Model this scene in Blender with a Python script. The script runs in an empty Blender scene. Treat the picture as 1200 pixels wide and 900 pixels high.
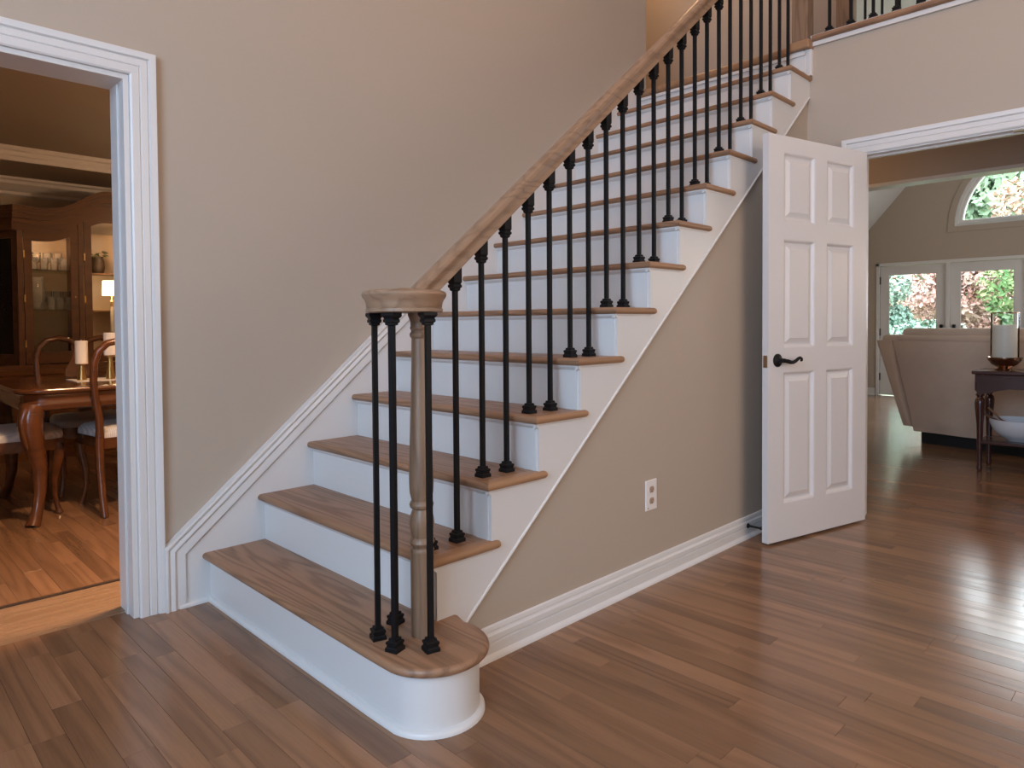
import bpy, math, random
from mathutils import Vector, Matrix

# ------------------------------------------------------------------ camera
random.seed(7)
SC = bpy.context.scene
COL = SC.collection
CAM = Vector((-0.8129, -2.8425, 1.1043))
YAW, PITCH, ROLL, FPX = 0.78112, -0.024676, -0.006912, 806.417
def cam_axes():
    sy, cy, sp, cp = math.sin(YAW), math.cos(YAW), math.sin(PITCH), math.cos(PITCH)
    f = Vector((sy*cp, cy*cp, sp)); rt = Vector((cy, -sy, 0)); up = rt.cross(f)
    cr, sr = math.cos(ROLL), math.sin(ROLL)
    return cr*rt + sr*up, -sr*rt + cr*up, f
RT, UP, FW = cam_axes()
cd = bpy.data.cameras.new('camera')
cd.sensor_width = 36.0
cd.lens = 36.0*FPX/1200.0
cd.shift_y = -50.0/1200.0
cd.clip_start = 0.05; cd.clip_end = 200
co = bpy.data.objects.new('camera', cd); COL.objects.link(co)
mw = Matrix.Identity(4)
for i in range(3):
    mw[i][0] = RT[i]; mw[i][1] = UP[i]; mw[i][2] = -FW[i]; mw[i][3] = CAM[i]
co.matrix_world = mw
SC.camera = co
def project(p):
    d = Vector(p) - CAM
    z = d.dot(FW)
    if z < 0.05: return None
    return 600 + FPX*d.dot(RT)/z, 400 - FPX*d.dot(UP)/z, z

# ------------------------------------------------------------------ world and light
w = bpy.data.worlds.new('sky'); SC.world = w; w.use_nodes = True
nt = w.node_tree; nt.nodes.clear()
wo = nt.nodes.new('ShaderNodeOutputWorld'); bg = nt.nodes.new('ShaderNodeBackground')
bg.inputs[0].default_value = (0.86, 0.93, 1.0, 1); bg.inputs[1].default_value = 14.0
nt.links.new(bg.outputs[0], wo.inputs[0])

def area(name, loc, direction, sx, sy, power, color, portal=False):
    l = bpy.data.lights.new(name, 'AREA'); l.shape = 'RECTANGLE'; l.size = sx; l.size_y = sy
    l.energy = power; l.color = color
    if portal: l.cycles.is_portal = True
    o = bpy.data.objects.new(name, l); COL.objects.link(o); o.location = loc
    o.rotation_euler = Vector(direction).to_track_quat('-Z', 'Y').to_euler()
    return o
def point(name, loc, power, color, size=0.1):
    l = bpy.data.lights.new(name, 'POINT'); l.energy = power; l.color = color; l.shadow_soft_size = size
    o = bpy.data.objects.new(name, l); COL.objects.link(o); o.location = loc
    return o
COOL = (0.53, 0.74, 1.0); WARM = (1.0, 0.62, 0.34); SOFTW = (1.0, 0.72, 0.50)
# assumed daylight behind the camera: area lights before a solid wall without openings
area('assumed_entry_light_upper', (-3.15, -3.1, 2.5), (1, 0.0, -0.08), 2.6, 2.2, 185, COOL)
area('assumed_entry_light_lower', (-3.15, -2.6, 1.15), (1, 0.05, 0), 2.0, 1.9, 58, COOL)  # assumed lower light, no door is built in this wall
# added warm fill from behind the camera, for the surfaces facing it
area('front_warm_fill', (1.2, -5.3, 1.9), (0, 1, 0), 2.6, 1.9, 58, (1.0, 0.80, 0.65))
# added fill along the solid family-room side wall, brightening that room
area('family_side_fill', (7.6, -3.78, 1.5), (0, 1, 0), 3.0, 1.8, 45, (0.93, 0.97, 1.0))
# assumed unseen electric lamps: foyer, upper hall, dining room, hall below the bridge
point('assumed_foyer_lamp', (0.9, -1.9, 4.6), 66, (1.0, 0.54, 0.28), 0.25)
point('assumed_upper_hall_lamp', (3.95, 0.45, 4.7), 22, WARM, 0.15)
point('assumed_dining_lamp', (2.2, 1.6, 2.05), 62, WARM, 0.12)
sp = bpy.data.lights.new('assumed_dining_downlight', 'SPOT'); sp.energy = 360; sp.color = WARM; sp.spot_size = 2.4; sp.spot_blend = 0.6; sp.shadow_soft_size = 0.08
so = bpy.data.objects.new('assumed_dining_downlight', sp); COL.objects.link(so); so.location = (0.25, 0.22, 2.41)
point('assumed_hall_lamp', (3.95, -0.3, 2.3), 11, WARM, 0.1)
point('sofa_back_fill', (5.2, -3.5, 1.6), 14, SOFTW, 0.12)  # unseen warm fill added to brighten the back of the sofa
# portals for the family-room windows
area('portal_doors', (10.62, -1.44, 1.05), (-1, 0, 0), 4.3, 2.1, 1, (1, 1, 1), True)
area('portal_arch', (10.62, -1.44, 2.95), (-1, 0, 0), 2.4, 1.3, 1, (1, 1, 1), True)
SC.view_settings.view_transform = 'Standard'
SC.view_settings.look = 'None'
SC.view_settings.gamma = 1.0
SC.view_settings.use_curve_mapping = False
SC.view_settings.exposure = 0.0

# ------------------------------------------------------------------ materials
MATS = {}
def principled(name, color, rough=0.5, metal=0.0, spec=0.5, emit=None, estr=0.0, coat=0.0, sheen=0.0):
    m = bpy.data.materials.new(name); m.use_nodes = True
    b = m.node_tree.nodes['Principled BSDF']
    b.inputs['Base Color'].default_value = (*color, 1)
    b.inputs['Roughness'].default_value = rough
    b.inputs['Metallic'].default_value = metal
    b.inputs['Specular IOR Level'].default_value = spec
    b.inputs['Coat Weight'].default_value = coat
    b.inputs['Coat Roughness'].default_value = 0.12
    b.inputs['Sheen Weight'].default_value = sheen
    if emit:
        b.inputs['Emission Color'].default_value = (*emit, 1); b.inputs['Emission Strength'].default_value = estr
    MATS[name] = m
    return m
class N:
    """tiny node helper"""
    def __init__(s, m): s.t = m.node_tree; s.b = s.t.nodes['Principled BSDF']
    def new(s, typ, **kw):
        n = s.t.nodes.new(typ)
        for k, v in kw.items():
            if k.startswith('i_'):
                key = k[2:]; key = int(key) if key.isdigit() else key.replace('_', ' ')
                n.inputs[key].default_value = v
            else: setattr(n, k, v)
        return n
    def link(s, a, b): s.t.links.new(a, b)
    def math(s, op, a, b=None, clamp=False):
        n = s.t.nodes.new('ShaderNodeMath'); n.operation = op; n.use_clamp = clamp
        for i, v in enumerate((a, b)):
            if v is None: continue
            if hasattr(v, 'is_output'): s.link(v, n.inputs[i])
            else: n.inputs[i].default_value = v
        return n.outputs[0]
    def ramp(s, fac, stops):
        n = s.t.nodes.new('ShaderNodeValToRGB'); s.link(fac, n.inputs[0])
        e = n.color_ramp.elements
        e[0].position, e[0].color = stops[0][0], (*stops[0][1], 1)
        e[1].position, e[1].color = stops[-1][0], (*stops[-1][1], 1)
        for p, c in stops[1:-1]:
            x = e.new(p); x.color = (*c, 1)
        return n.outputs[0]
    def mix(s, fac, a, b, blend='MIX'):
        n = s.t.nodes.new('ShaderNodeMix'); n.data_type = 'RGBA'; n.blend_type = blend
        for sock, v in ((n.inputs[0], fac), (n.inputs[6], a), (n.inputs[7], b)):
            if hasattr(v, 'is_output'): s.link(v, sock)
            elif isinstance(v, (int, float)): sock.default_value = v
            else: sock.default_value = (*v, 1)
        return n.outputs[2]
    def bump(s, h, strength=0.1, dist=0.01):
        n = s.t.nodes.new('ShaderNodeBump'); n.inputs['Strength'].default_value = strength; n.inputs['Distance'].default_value = dist
        s.link(h, n.inputs['Height']); s.link(n.outputs[0], s.b.inputs['Normal'])

def paint(name, color, rough=0.6, tex=0.03):
    m = principled(name, color, rough, spec=0.3)
    n = N(m); tc = n.new('ShaderNodeNewGeometry')
    ns = n.new('ShaderNodeTexNoise', i_Scale=1.3, i_Detail=3.0); n.link(tc.outputs['Position'], ns.inputs['Vector'])
    c = n.mix(n.math('MULTIPLY', ns.outputs[0], 0.10), color, tuple(x*0.86 for x in color)); n.link(c, n.b.inputs['Base Color'])
    n2 = n.new('ShaderNodeTexNoise', i_Scale=260.0, i_Detail=2.0); n.link(tc.outputs['Position'], n2.inputs['Vector'])
    n.bump(n2.outputs[0], tex, 0.002)
    return m

def wood(name, light, dark, rough=0.35, axis=1, lines=26.0, coat=0.0, vary=0.25, scale=1.0, coord='pos', contrast=0.55, spec=0.5):
    """grain running along the given axis; tone varies by object and by the plank attribute"""
    m = principled(name, light, rough, coat=coat, spec=spec)
    n = N(m)
    if coord == 'pos': v = n.new('ShaderNodeNewGeometry').outputs['Position']
    else: v = n.new('ShaderNodeTexCoord').outputs['Object']
    oi = n.new('ShaderNodeObjectInfo'); at = n.new('ShaderNodeAttribute', attribute_name='tone')
    rnd = n.math('FRACT', n.math('ADD', oi.outputs['Random'], at.outputs['Fac']))
    off = n.new('ShaderNodeCombineXYZ')
    for k, f in enumerate((37.0, 61.0, 23.0)): n.link(n.math('MULTIPLY', rnd, f), off.inputs[k])
    ad = n.new('ShaderNodeVectorMath', operation='ADD'); n.link(v, ad.inputs[0]); n.link(off.outputs[0], ad.inputs[1])
    st = [7.0*scale]*3; st[axis] = 0.5*scale
    mp = n.new('ShaderNodeVectorMath', operation='MULTIPLY'); n.link(ad.outputs[0], mp.inputs[0]); mp.inputs[1].default_value = st
    n1 = n.new('ShaderNodeTexNoise', i_Scale=1.0, i_Detail=1.5, i_Roughness=0.4); n.link(mp.outputs[0], n1.inputs['Vector'])
    rings = n.math('SINE', n.math('MULTIPLY', n1.outputs[0], lines*2.2))
    rings = n.math('POWER', n.math('ADD', n.math('MULTIPLY', rings, 0.5), 0.5), 2.2)
    st2 = [170.0*scale]*3; st2[axis] = 6.0*scale
    mp2 = n.new('ShaderNodeVectorMath', operation='MULTIPLY'); n.link(ad.outputs[0], mp2.inputs[0]); mp2.inputs[1].default_value = st2
    n2 = n.new('ShaderNodeTexNoise', i_Scale=1.0, i_Detail=3.0, i_Roughness=0.6); n.link(mp2.outputs[0], n2.inputs['Vector'])
    pores = n.math('MULTIPLY', n.math('SUBTRACT', n2.outputs[0], 0.45), 1.6, True)
    fac = n.math('MULTIPLY', n.math('ADD', n.math('MULTIPLY', rings, 0.6), n.math('MULTIPLY', pores, 0.75)), contrast, True)
    base = n.mix(fac, light, dark)
    tone = n.math('ADD', n.math('MULTIPLY', rnd, vary), 1.0 - vary*0.55)
    tv = n.new('ShaderNodeCombineXYZ')
    for k in range(3): n.link(tone, tv.inputs[k])
    n.link(n.mix(1.0, base, tv.outputs[0], 'MULTIPLY'), n.b.inputs['Base Color'])
    rr = n.math('ADD', n.math('MULTIPLY', fac, 0.12), rough); n.link(rr, n.b.inputs['Roughness'])
    n.bump(n.math('MULTIPLY', fac, -1.0), 0.06, 0.002)
    return m

WALL = paint('wall_paint', (0.455, 0.382, 0.312))
CEIL = paint('ceiling_paint', (0.72, 0.72, 0.70))
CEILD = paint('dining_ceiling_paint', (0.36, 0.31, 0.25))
WHITE = principled('white_trim_paint', (0.69, 0.675, 0.665), 0.34)
DOORW = principled('door_paint', (0.69, 0.66, 0.65), 0.38)
OAKF = wood('oak_floor', (0.275, 0.145, 0.077), (0.105, 0.050, 0.025), 0.18, 1, 20, vary=0.42, contrast=0.58, scale=1.05)
OAKX = wood('oak_threshold', (0.30, 0.185, 0.11), (0.17, 0.095, 0.05), 0.26, 0, 22, vary=0.2)
OAKT = wood('oak_tread', (0.335, 0.185, 0.105), (0.115, 0.058, 0.031), 0.38, 1, 34, vary=0.18, contrast=0.8, scale=1.3)
OAKR = wood('oak_return', (0.36, 0.20, 0.105), (0.18, 0.09, 0.045), 0.36, 0, 14, vary=0.1, contrast=0.5)
OAKH = wood('oak_handrail', (0.33, 0.205, 0.128), (0.14, 0.078, 0.044), 0.36, 0, 18, vary=0.1, coord='obj', scale=1.8, contrast=0.65)
OAKV = wood('oak_newel', (0.25, 0.155, 0.095), (0.10, 0.055, 0.032), 0.4, 2, 18, vary=0.1, scale=3.0, contrast=0.75)
IRON = principled('black_iron', (0.005, 0.005, 0.006), 0.5, spec=0.22)
MAHOG = wood('cherry_furniture', (0.115, 0.038, 0.013), (0.035, 0.011, 0.005), 0.22, 0, 12, coat=0.5, vary=0.15, coord='obj')
CABW = wood('cabinet_cherry', (0.125, 0.046, 0.011), (0.040, 0.013, 0.004), 0.36, 0, 12, coat=0.08, vary=0.12, coord='obj')
CONS = wood('dark_console_wood', (0.075, 0.022, 0.016), (0.025, 0.008, 0.007), 0.25, 1, 10, coat=0.3, vary=0.1, coord='obj')
WALNUT = wood('serving_wood', (0.30, 0.14, 0.07), (0.14, 0.06, 0.03), 0.4, 1, 10, coord='obj')
SEATF = principled('pale_seat_fabric', (0.62, 0.60, 0.60), 0.85, sheen=0.3)
n = N(SEATF); tc = n.new('ShaderNodeTexCoord'); wv = n.new('ShaderNodeTexWave', i_Scale=28.0, i_Distortion=0.5); n.link(tc.outputs['Object'], wv.inputs['Vector'])
n.link(n.mix(wv.outputs[0], (0.66, 0.645, 0.64), (0.46, 0.45, 0.46)), n.b.inputs['Base Color'])
SOFAF = principled('taupe_upholstery', (0.40, 0.315, 0.255), 0.9, sheen=0.35)
n = N(SOFAF); tc = n.new('ShaderNodeTexCoord')
ns = n.new('ShaderNodeTexNoise', i_Scale=5.0, i_Detail=4.0); n.link(tc.outputs['Object'], ns.inputs['Vector'])
n.link(n.mix(ns.outputs[0], (0.74, 0.54, 0.41), (0.60, 0.43, 0.32)), n.b.inputs['Base Color'])
ns2 = n.new('ShaderNodeTexNoise', i_Scale=9.0, i_Detail=4.0); n.link(tc.outputs['Object'], ns2.inputs['Vector']); n.bump(ns2.outputs[0], 0.25, 0.02)
BLACKB = principled('black_base', (0.01, 0.01, 0.01), 0.6)
BRASS = principled('brushed_gold', (0.62, 0.42, 0.16), 0.28, metal=1.0)
BRONZE = principled('bronze_bowl_metal', (0.42, 0.27, 0.19), 0.18, metal=1.0)
WAX = principled('ivory_wax', (0.85, 0.78, 0.70), 0.5)
CERAM = principled('white_ceramic', (0.80, 0.80, 0.82), 0.15)
CLOTH = principled('white_linen', (0.70, 0.66, 0.63), 0.85)
PLATE = principled('outlet_plastic', (0.80, 0.77, 0.75), 0.35)
RECEP = principled('outlet_face_plastic', (0.45, 0.33, 0.26), 0.4)
DARKW = principled('dark_seam_wood', (0.05, 0.03, 0.02), 0.5)
SHADE = principled('lit_lamp_shade', (0.9, 0.8, 0.65), 0.7, emit=(1.0, 0.70, 0.40), estr=6.0)
CREAMB = principled('cream_cabinet_back', (0.62, 0.47, 0.32), 0.35)
MIRROR = principled('cabinet_mirror_back', (0.55, 0.45, 0.36), 0.08, metal=1.0)
HINGE = principled('dark_hinge_metal', (0.02, 0.02, 0.02), 0.4, metal=0.6)
STEEL = principled('brass_catch_metal', (0.35, 0.24, 0.14), 0.35, metal=1.0)
LAWN = principled('lawn', (0.10, 0.16, 0.05), 0.9)
BARK = principled('bark', (0.12, 0.09, 0.07), 0.9)
def glass(name, tint=(1, 1, 1), ior=1.45):
    m = bpy.data.materials.new(name); m.use_nodes = True; t = m.node_tree; t.nodes.clear()
    o = t.nodes.new('ShaderNodeOutputMaterial'); mx = t.nodes.new('ShaderNodeMixShader')
    a = t.nodes.new('ShaderNodeBsdfTransparent'); a.inputs[0].default_value = (*tint, 1)
    g = t.nodes.new('ShaderNodeBsdfGlossy'); g.inputs['Roughness'].default_value = 0.02
    f = t.nodes.new('ShaderNodeFresnel'); f.inputs[0].default_value = ior
    t.links.new(f.outputs[0], mx.inputs[0]); t.links.new(a.outputs[0], mx.inputs[1]); t.links.new(g.outputs[0], mx.inputs[2])
    t.links.new(mx.outputs[0], o.inputs[0]); MATS[name] = m
    return m
PANE = glass('window_glass', (0.97, 0.99, 0.98), 1.3)
CRYST = glass('crystal_glass', (0.985, 0.98, 0.97), 1.3)
t_ = CRYST.node_tree; d_ = t_.nodes.new('ShaderNodeBsdfDiffuse'); d_.inputs[0].default_value = (0.9, 0.88, 0.84, 1)
m_ = t_.nodes.new('ShaderNodeMixShader'); m_.inputs[0].default_value = 0.16  # white diffuse mixed in so the crystal seems to sparkle
o_ = [x for x in t_.nodes if x.type == 'OUTPUT_MATERIAL'][0]; src = o_.inputs[0].links[0].from_socket
t_.links.new(src, m_.inputs[1]); t_.links.new(d_.outputs[0], m_.inputs[2]); t_.links.new(m_.outputs[0], o_.inputs[0])
SHELFG = glass('shelf_glass', (0.92, 0.94, 0.92), 1.2)
THING = glass('hurricane_glass', (0.97, 0.98, 0.97), 1.12)
def leafmat(name, a, b):
    m = principled(name, a, 0.7, spec=0.2); n = N(m)
    g = n.new('ShaderNodeNewGeometry'); ns = n.new('ShaderNodeTexNoise', i_Scale=1.6, i_Detail=4.0); n.link(g.outputs['Position'], ns.inputs['Vector'])
    n.link(n.ramp(ns.outputs[0], [(0.35, a), (0.65, b)]), n.b.inputs['Base Color'])
    return m
LEAFG = leafmat('green_leaves', (0.13, 0.20, 0.13), (0.22, 0.29, 0.18))
LEAFP = leafmat('pale_blue_green_leaves', (0.12, 0.21, 0.165), (0.25, 0.31, 0.26))
LEAFO = leafmat('orange_maple_leaves', (0.30, 0.17, 0.11), (0.33, 0.26, 0.20))
LEAFD = leafmat('deep_green_leaves', (0.06, 0.13, 0.045), (0.20, 0.22, 0.10))
LEAFR = leafmat('red_maple_leaves', (0.34, 0.18, 0.15), (0.40, 0.29, 0.25))

# ------------------------------------------------------------------ mesh helpers
class MB:
    def __init__(s): s.v = []; s.f = []
    def add(s, vs, fs):
        o = len(s.v); s.v += [tuple(v) for v in vs]; s.f += [tuple(i+o for i in f) for f in fs]
        return s
    def box(s, x0, x1, y0, y1, z0, z1):
        x0, x1 = min(x0, x1), max(x0, x1); y0, y1 = min(y0, y1), max(y0, y1); z0, z1 = min(z0, z1), max(z0, z1)
        return s.add([(x0,y0,z0),(x1,y0,z0),(x1,y1,z0),(x0,y1,z0),(x0,y0,z1),(x1,y0,z1),(x1,y1,z1),(x0,y1,z1)],
              [(0,3,2,1),(4,5,6,7),(0,1,5,4),(1,2,6,5),(2,3,7,6),(3,0,4,7)])
    def prism(s, poly, fn, a, b):
        """poly: 2D points; fn(u, v, d) -> 3D ; extruded from depth a to b"""
        k = len(poly)
        vs = [fn(u, v, a) for u, v in poly] + [fn(u, v, b) for u, v in poly]
        fs = [tuple(range(k)), tuple(range(2*k-1, k-1, -1))]
        fs += [(i, i+k, (i+1) % k + k, (i+1) % k) for i in range(k)]
        return s.add(vs, fs)
    def lathe(s, prof, c=(0,0,0), seg=24, cap=True, rot=0.0, square=False):
        """prof: (radius, z)"""
        if square: seg = 4; rot += math.pi/4
        vs = []
        for r_, z in prof:
            q = r_*math.sqrt(2) if square else r_
            for i in range(seg):
                t = 2*math.pi*i/seg + rot
                vs.append((c[0]+q*math.cos(t), c[1]+q*math.sin(t), c[2]+z))
        fs = []
        for j in range(len(prof)-1):
            for i in range(seg):
                a = j*seg+i; b = j*seg+(i+1) % seg
                fs.append((a, b, b+seg, a+seg))
        if cap:
            fs.append(tuple(range(seg-1, -1, -1))); m_ = (len(prof)-1)*seg; fs.append(tuple(range(m_, m_+seg)))
        return s.add(vs, fs)
    def tube(s, pts, rad, seg=8, cap=True, flat=None):
        """round tube through pts; rad a number or list; flat=(sx, sy) squashes"""
        pts = [Vector(p) for p in pts]; k = len(pts)
        rad = [rad]*k if isinstance(rad, (int, float)) else rad
        vs = []; prev = None
        for i, p in enumerate(pts):
            t = (pts[min(i+1, k-1)] - pts[max(i-1, 0)]).normalized()
            if prev is None:
                ref = Vector((0, 0, 1)) if abs(t.z) < 0.8 else Vector((1, 0, 0))
                u = t.cross(ref).normalized()
            else: u = (prev - t*prev.dot(t)).normalized()
            prev = u; w_ = t.cross(u)
            fx, fy = flat if flat else (1, 1)
            for j in range(seg):
                a = 2*math.pi*(j+0.5)/seg
                vs.append(p + u*math.cos(a)*rad[i]*fx + w_*math.sin(a)*rad[i]*fy)
        fs = []
        for i in range(k-1):
            for j in range(seg):
                a = i*seg+j; b = i*seg+(j+1) % seg
                fs.append((a, b, b+seg, a+seg))
        if cap:
            fs.append(tuple(range(seg-1, -1, -1))); fs.append(tuple(range((k-1)*seg, k*seg)))
        return s.add(vs, fs)
    def sweep(s, path, prof, fn, closed=False, side=1, cap=True):
        """2D path (u,v); profile (w, d): w offset to the given side (mitred), d depth; fn(u,v,d)"""
        k = len(path); P = [Vector(p) for p in path]
        def nrm(a, b):
            t = (b-a).normalized(); return Vector((-t.y, t.x))*side
        offs = []
        for i in range(k):
            if closed: n0, n1 = nrm(P[i-1], P[i]), nrm(P[i], P[(i+1) % k])
            else:
                n0 = nrm(P[i-1], P[i]) if i > 0 else nrm(P[0], P[1])
                n1 = nrm(P[i], P[i+1]) if i < k-1 else n0
            m_ = n0+n1; d_ = m_.dot(n0)
            offs.append(m_/d_ if abs(d_) > 1e-6 else n0)
        vs = []
        for i in range(k):
            for w_, d in prof:
                q = P[i] + offs[i]*w_
                vs.append(fn(q.x, q.y, d))
        m_ = len(prof); fs = []
        for i in range(k if closed else k-1):
            i2 = (i+1) % k
            for j in range(m_-1 if not cap == 'loop' else m_):
                j2 = (j+1) % m_
                fs.append((i*m_+j, i2*m_+j, i2*m_+j2, i*m_+j2))
            if cap is True: fs.append((i*m_+m_-1, i2*m_+m_-1, i2*m_, i*m_))
        if not closed:
            fs.append(tuple(range(m_-1, -1, -1))); fs.append(tuple(range((k-1)*m_, k*m_)))
        return s.add(vs, fs)

def mesh_of(mb, name, off=(0, 0, 0), smooth=None):
    me = bpy.data.meshes.new(name)
    ox, oy, oz = off
    me.from_pydata([(x-ox, y-oy, z-oz) for x, y, z in mb.v], [], mb.f)
    import bmesh
    bm = bmesh.new(); bm.from_mesh(me); bmesh.ops.recalc_face_normals(bm, faces=bm.faces); bm.to_mesh(me); bm.free()
    if smooth is not None:
        for p in me.polygons: p.use_smooth = True
        me.set_sharp_from_angle(angle=math.radians(smooth))
    return me
def wloc(o):
    v = Vector(o.location)
    while o.parent: o = o.parent; v += Vector(o.location)
    return v
def obj(name, mb, mat, parent=None, smooth=None, bevel=0.0, bseg=2, loc=None, local=False, sub=0):
    """links mb as one mesh object; world coordinates unless local"""
    off = (0, 0, 0)
    if parent is not None and not local: off = wloc(parent)
    if loc is not None and not local: off = loc
    me = mesh_of(mb, name, off, smooth); me.materials.append(mat)
    o = bpy.data.objects.new(name, me); COL.objects.link(o)
    if parent is not None: o.parent = parent
    if loc is not None: o.location = Vector(loc) - (wloc(parent) if parent is not None and not local else Vector((0,0,0)))
    if bevel:
        b = o.modifiers.new('bevel', 'BEVEL'); b.width = bevel; b.segments = bseg; b.limit_method = 'ANGLE'; b.angle_limit = math.radians(35)
    if sub:
        sm = o.modifiers.new('subsurf', 'SUBSURF'); sm.levels = sub; sm.render_levels = sub
        for p in me.polygons: p.use_smooth = True
    return o
def tag(o, label, cat, group=None, kind=None):
    o['label'] = label; o['category'] = cat
    if group: o['group'] = group
    if kind: o['kind'] = kind
    return o
def empty(name, loc=(0, 0, 0), rz=0.0):
    o = bpy.data.objects.new(name, None); COL.objects.link(o); o.location = loc; o.rotation_euler = (0, 0, rz)
    o.empty_display_size = 0.05
    return o
def thing(name, loc, label, cat, group=None, rz=0.0): return tag(empty(name, loc, rz), label, cat, group)
def struct(o, label=None, cat=None):
    o['kind'] = 'structure'
    if label: o['label'] = label
    if cat: o['category'] = cat
    return o
def copy_tree(o, parent=None):
    c = o.copy(); COL.objects.link(c); c.parent = parent
    for ch in list(o.children): copy_tree(ch, c)
    return c
XZ = lambda y: (lambda u, v, d: (u, y - d, v))          # wall facing -y
XZb = lambda y: (lambda u, v, d: (u, y + d, v))         # wall facing +y
YZ = lambda x: (lambda u, v, d: (x - d, u, v))          # wall facing -x (u = y)
YZb = lambda x: (lambda u, v, d: (x + d, u, v))
XY = lambda u, v, d: (u, v, d)
def smooth01(t): t = max(0.0, min(1.0, t)); return t*t*(3-2*t)

# ------------------------------------------------------------------ dimensions
R_, G_ = 0.195, 0.230765            # rise and run
X1 = 3.29                           # wall with the double doorway
YS = -1.18                          # stair side
NT = 13
ZF = 14*R_                          # upper floor 2.73
SLOPE = R_/G_
X3 = 10.4                           # gable wall of the family room

# ------------------------------------------------------------------ room shell
def wall(name, label, boxes, mat=None):
    mb = MB()
    for b in boxes: mb.box(*b)
    return struct(obj(name, mb, mat or WALL), label, 'wall')
ZC = 5.4
wall('wall_stair', 'tall tan wall rising behind the staircase beside the dining room doorway',
     [(-3.2, -1.25, 0, .165, 0, ZC), (-1.25, 0, 0, .165, 2.045, ZC), (0, 3.374, 0, .165, 0, ZC)])
wall('wall_doorway', 'greige wall above and around the double doorway to the family room',
     [(X1, X1+.12, -5.4, -3.01, 0, 2.705), (X1, X1+.12, -3.01, -1.470, 2.04, 2.705), (X1, X1+.12, -1.470, 3.2, 0, 2.44), (X1, X1+.12, -1.470, -1.17, 2.44, 2.705)])
wall('wall_front', 'tan entrance wall behind the camera', [(-3.3, -3.2, -5.4, .1, 0, ZC)])
wall('wall_side', 'tan foyer wall opposite the staircase', [(-3.3, 4.6, -5.5, -5.4, 0, ZC)])
wall('wall_upper_hall', 'warm tan upstairs hall wall behind the stair balusters',
     [(4.6, 4.7, -.97, 3.2, 2.73, ZC), (3.274, 4.6, 3.1, 3.2, 2.46, ZC), (3.274, 3.374, .165, 3.1, 2.46, ZC)])
wall('wall_under_stair', 'tan triangular wall under the staircase with a white outlet',
     [])
# triangular wall under the stringer
mb = MB().prism([(.44, 0), (X1, 0), (X1, SLOPE*X1-.365+.02), (.44, .02)], XZ(YS+.06), 0, .06)
o = bpy.data.objects['wall_under_stair']; o.data = mesh_of(mb, 'wall_under_stair'); o.data.materials.append(WALL)
wall('wall_hall', 'tan header wall between the lower hall and the family room',
     [(4.5, 4.62, -.75, 1.0, 0, 2.44), (4.5, 4.62, -3.2, -.75, 2.085, 2.44), (4.5, 4.62, -5.4, -3.2, 0, 2.44), (3.41, 4.5, .95, 1.05, 0, 2.44)])
wall('wall_upper_gable', 'wall above the upper bridge toward the family room',
     [(4.6, 4.7, -.97, 1.0, 2.44, 2.73)])
mb = MB().prism([(-.97, ZC), (-.97, 5.06-1.16*.47), (-1.44, 5.06), (-3.83, 2.28), (-5.5, 2.28), (-5.5, ZC)], YZb(4.62), 0, .08)
struct(obj('wall_bridge', mb, WALL), 'tan wall above the vaulted opening beyond the bridge', 'wall')
# header trim: the light edge under the hall header
struct(obj('trim_1', MB().box(4.485, 4.635, -3.2, -.75, 2.062, 2.085), WHITE), 'thin pale edge trim under the dark hall header', 'trim')
# ceilings
def ceil(name, label, boxes, mat=CEIL):
    mb = MB()
    for b in boxes: mb.box(*b)
    return struct(obj(name, mb, mat), label, 'ceiling')
ceil('ceiling', 'white foyer ceiling high above the stairs', [(-3.3, 4.7, -5.5, 3.2, ZC, ZC+.1)])
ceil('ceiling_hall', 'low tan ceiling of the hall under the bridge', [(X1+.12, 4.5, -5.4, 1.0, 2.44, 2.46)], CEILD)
# family room roof, side walls and gable
RY, RZ, RS = -1.44, 5.06, 1.16
EY0, EY1 = .95, -3.83
mb = MB()
for ye in (EY0, EY1):
    ze = RZ - RS*abs(ye-RY)
    mb.prism([(RY, RZ), (ye, ze), (ye, ze+.12), (RY, RZ+.12)], YZb(4.62), 0, X3-4.62+.2)
struct(obj('ceiling_family', mb, CEIL), 'white vaulted family room ceiling sloping down beside the gable', 'ceiling')
ZE = RZ - RS*abs(EY0-RY)
wall('wall_family', 'tan side walls of the family room', [(4.62, X3+.2, EY0, EY0+.1, 0, ZE+.05), (4.62, X3+.2, EY1-.1, EY1, 0, ZE+.05)])
# gable wall with door band and arched opening
AR, AZ = 1.10, 2.43                  # clear arch radius and sill
mb = MB()
D0, D1, DT = .62, -3.50, 1.93
arc = [(RY + AR*math.cos(t), AZ + AR*math.sin(t)) for t in [math.pi*i/24 for i in range(25)]]
# left and right lower
mb.prism([(EY0+.1, 0), (EY0+.1, AZ), (D0, AZ), (D0, 0)], YZb(X3), 0, .2)
mb.prism([(D1, 0), (D1, AZ), (EY1-.1, AZ), (EY1-.1, 0)], YZb(X3), 0, .2)
mb.prism([(D0, DT), (D0, AZ), (D1, AZ), (D1, DT)], YZb(X3), 0, .2)
def roofz(y): return RZ - RS*abs(y-RY) + .05
lo = [(EY0+.1, AZ)] + arc[0:1]
# upper area as strips between arc and roof
ys = sorted(set([EY0+.1, EY1-.1] + [a[0] for a in arc] + [RY]), reverse=True)
def arcz(y):
    d = AR*AR-(y-RY)**2
    return AZ + (math.sqrt(d) if d > 0 else 0)
for a, b in zip(ys[:-1], ys[1:]):
    za, zb = max(roofz(a), AZ), max(roofz(b), AZ)
    mb.prism([(a, arcz(a)), (a, max(za, arcz(a)+.001)), (b, max(zb, arcz(b)+.001)), (b, arcz(b))], YZb(X3), 0, .2)
struct(obj('wall_gable', mb, WALL), 'tan gable wall around the arched window and glass doors', 'wall')
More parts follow.
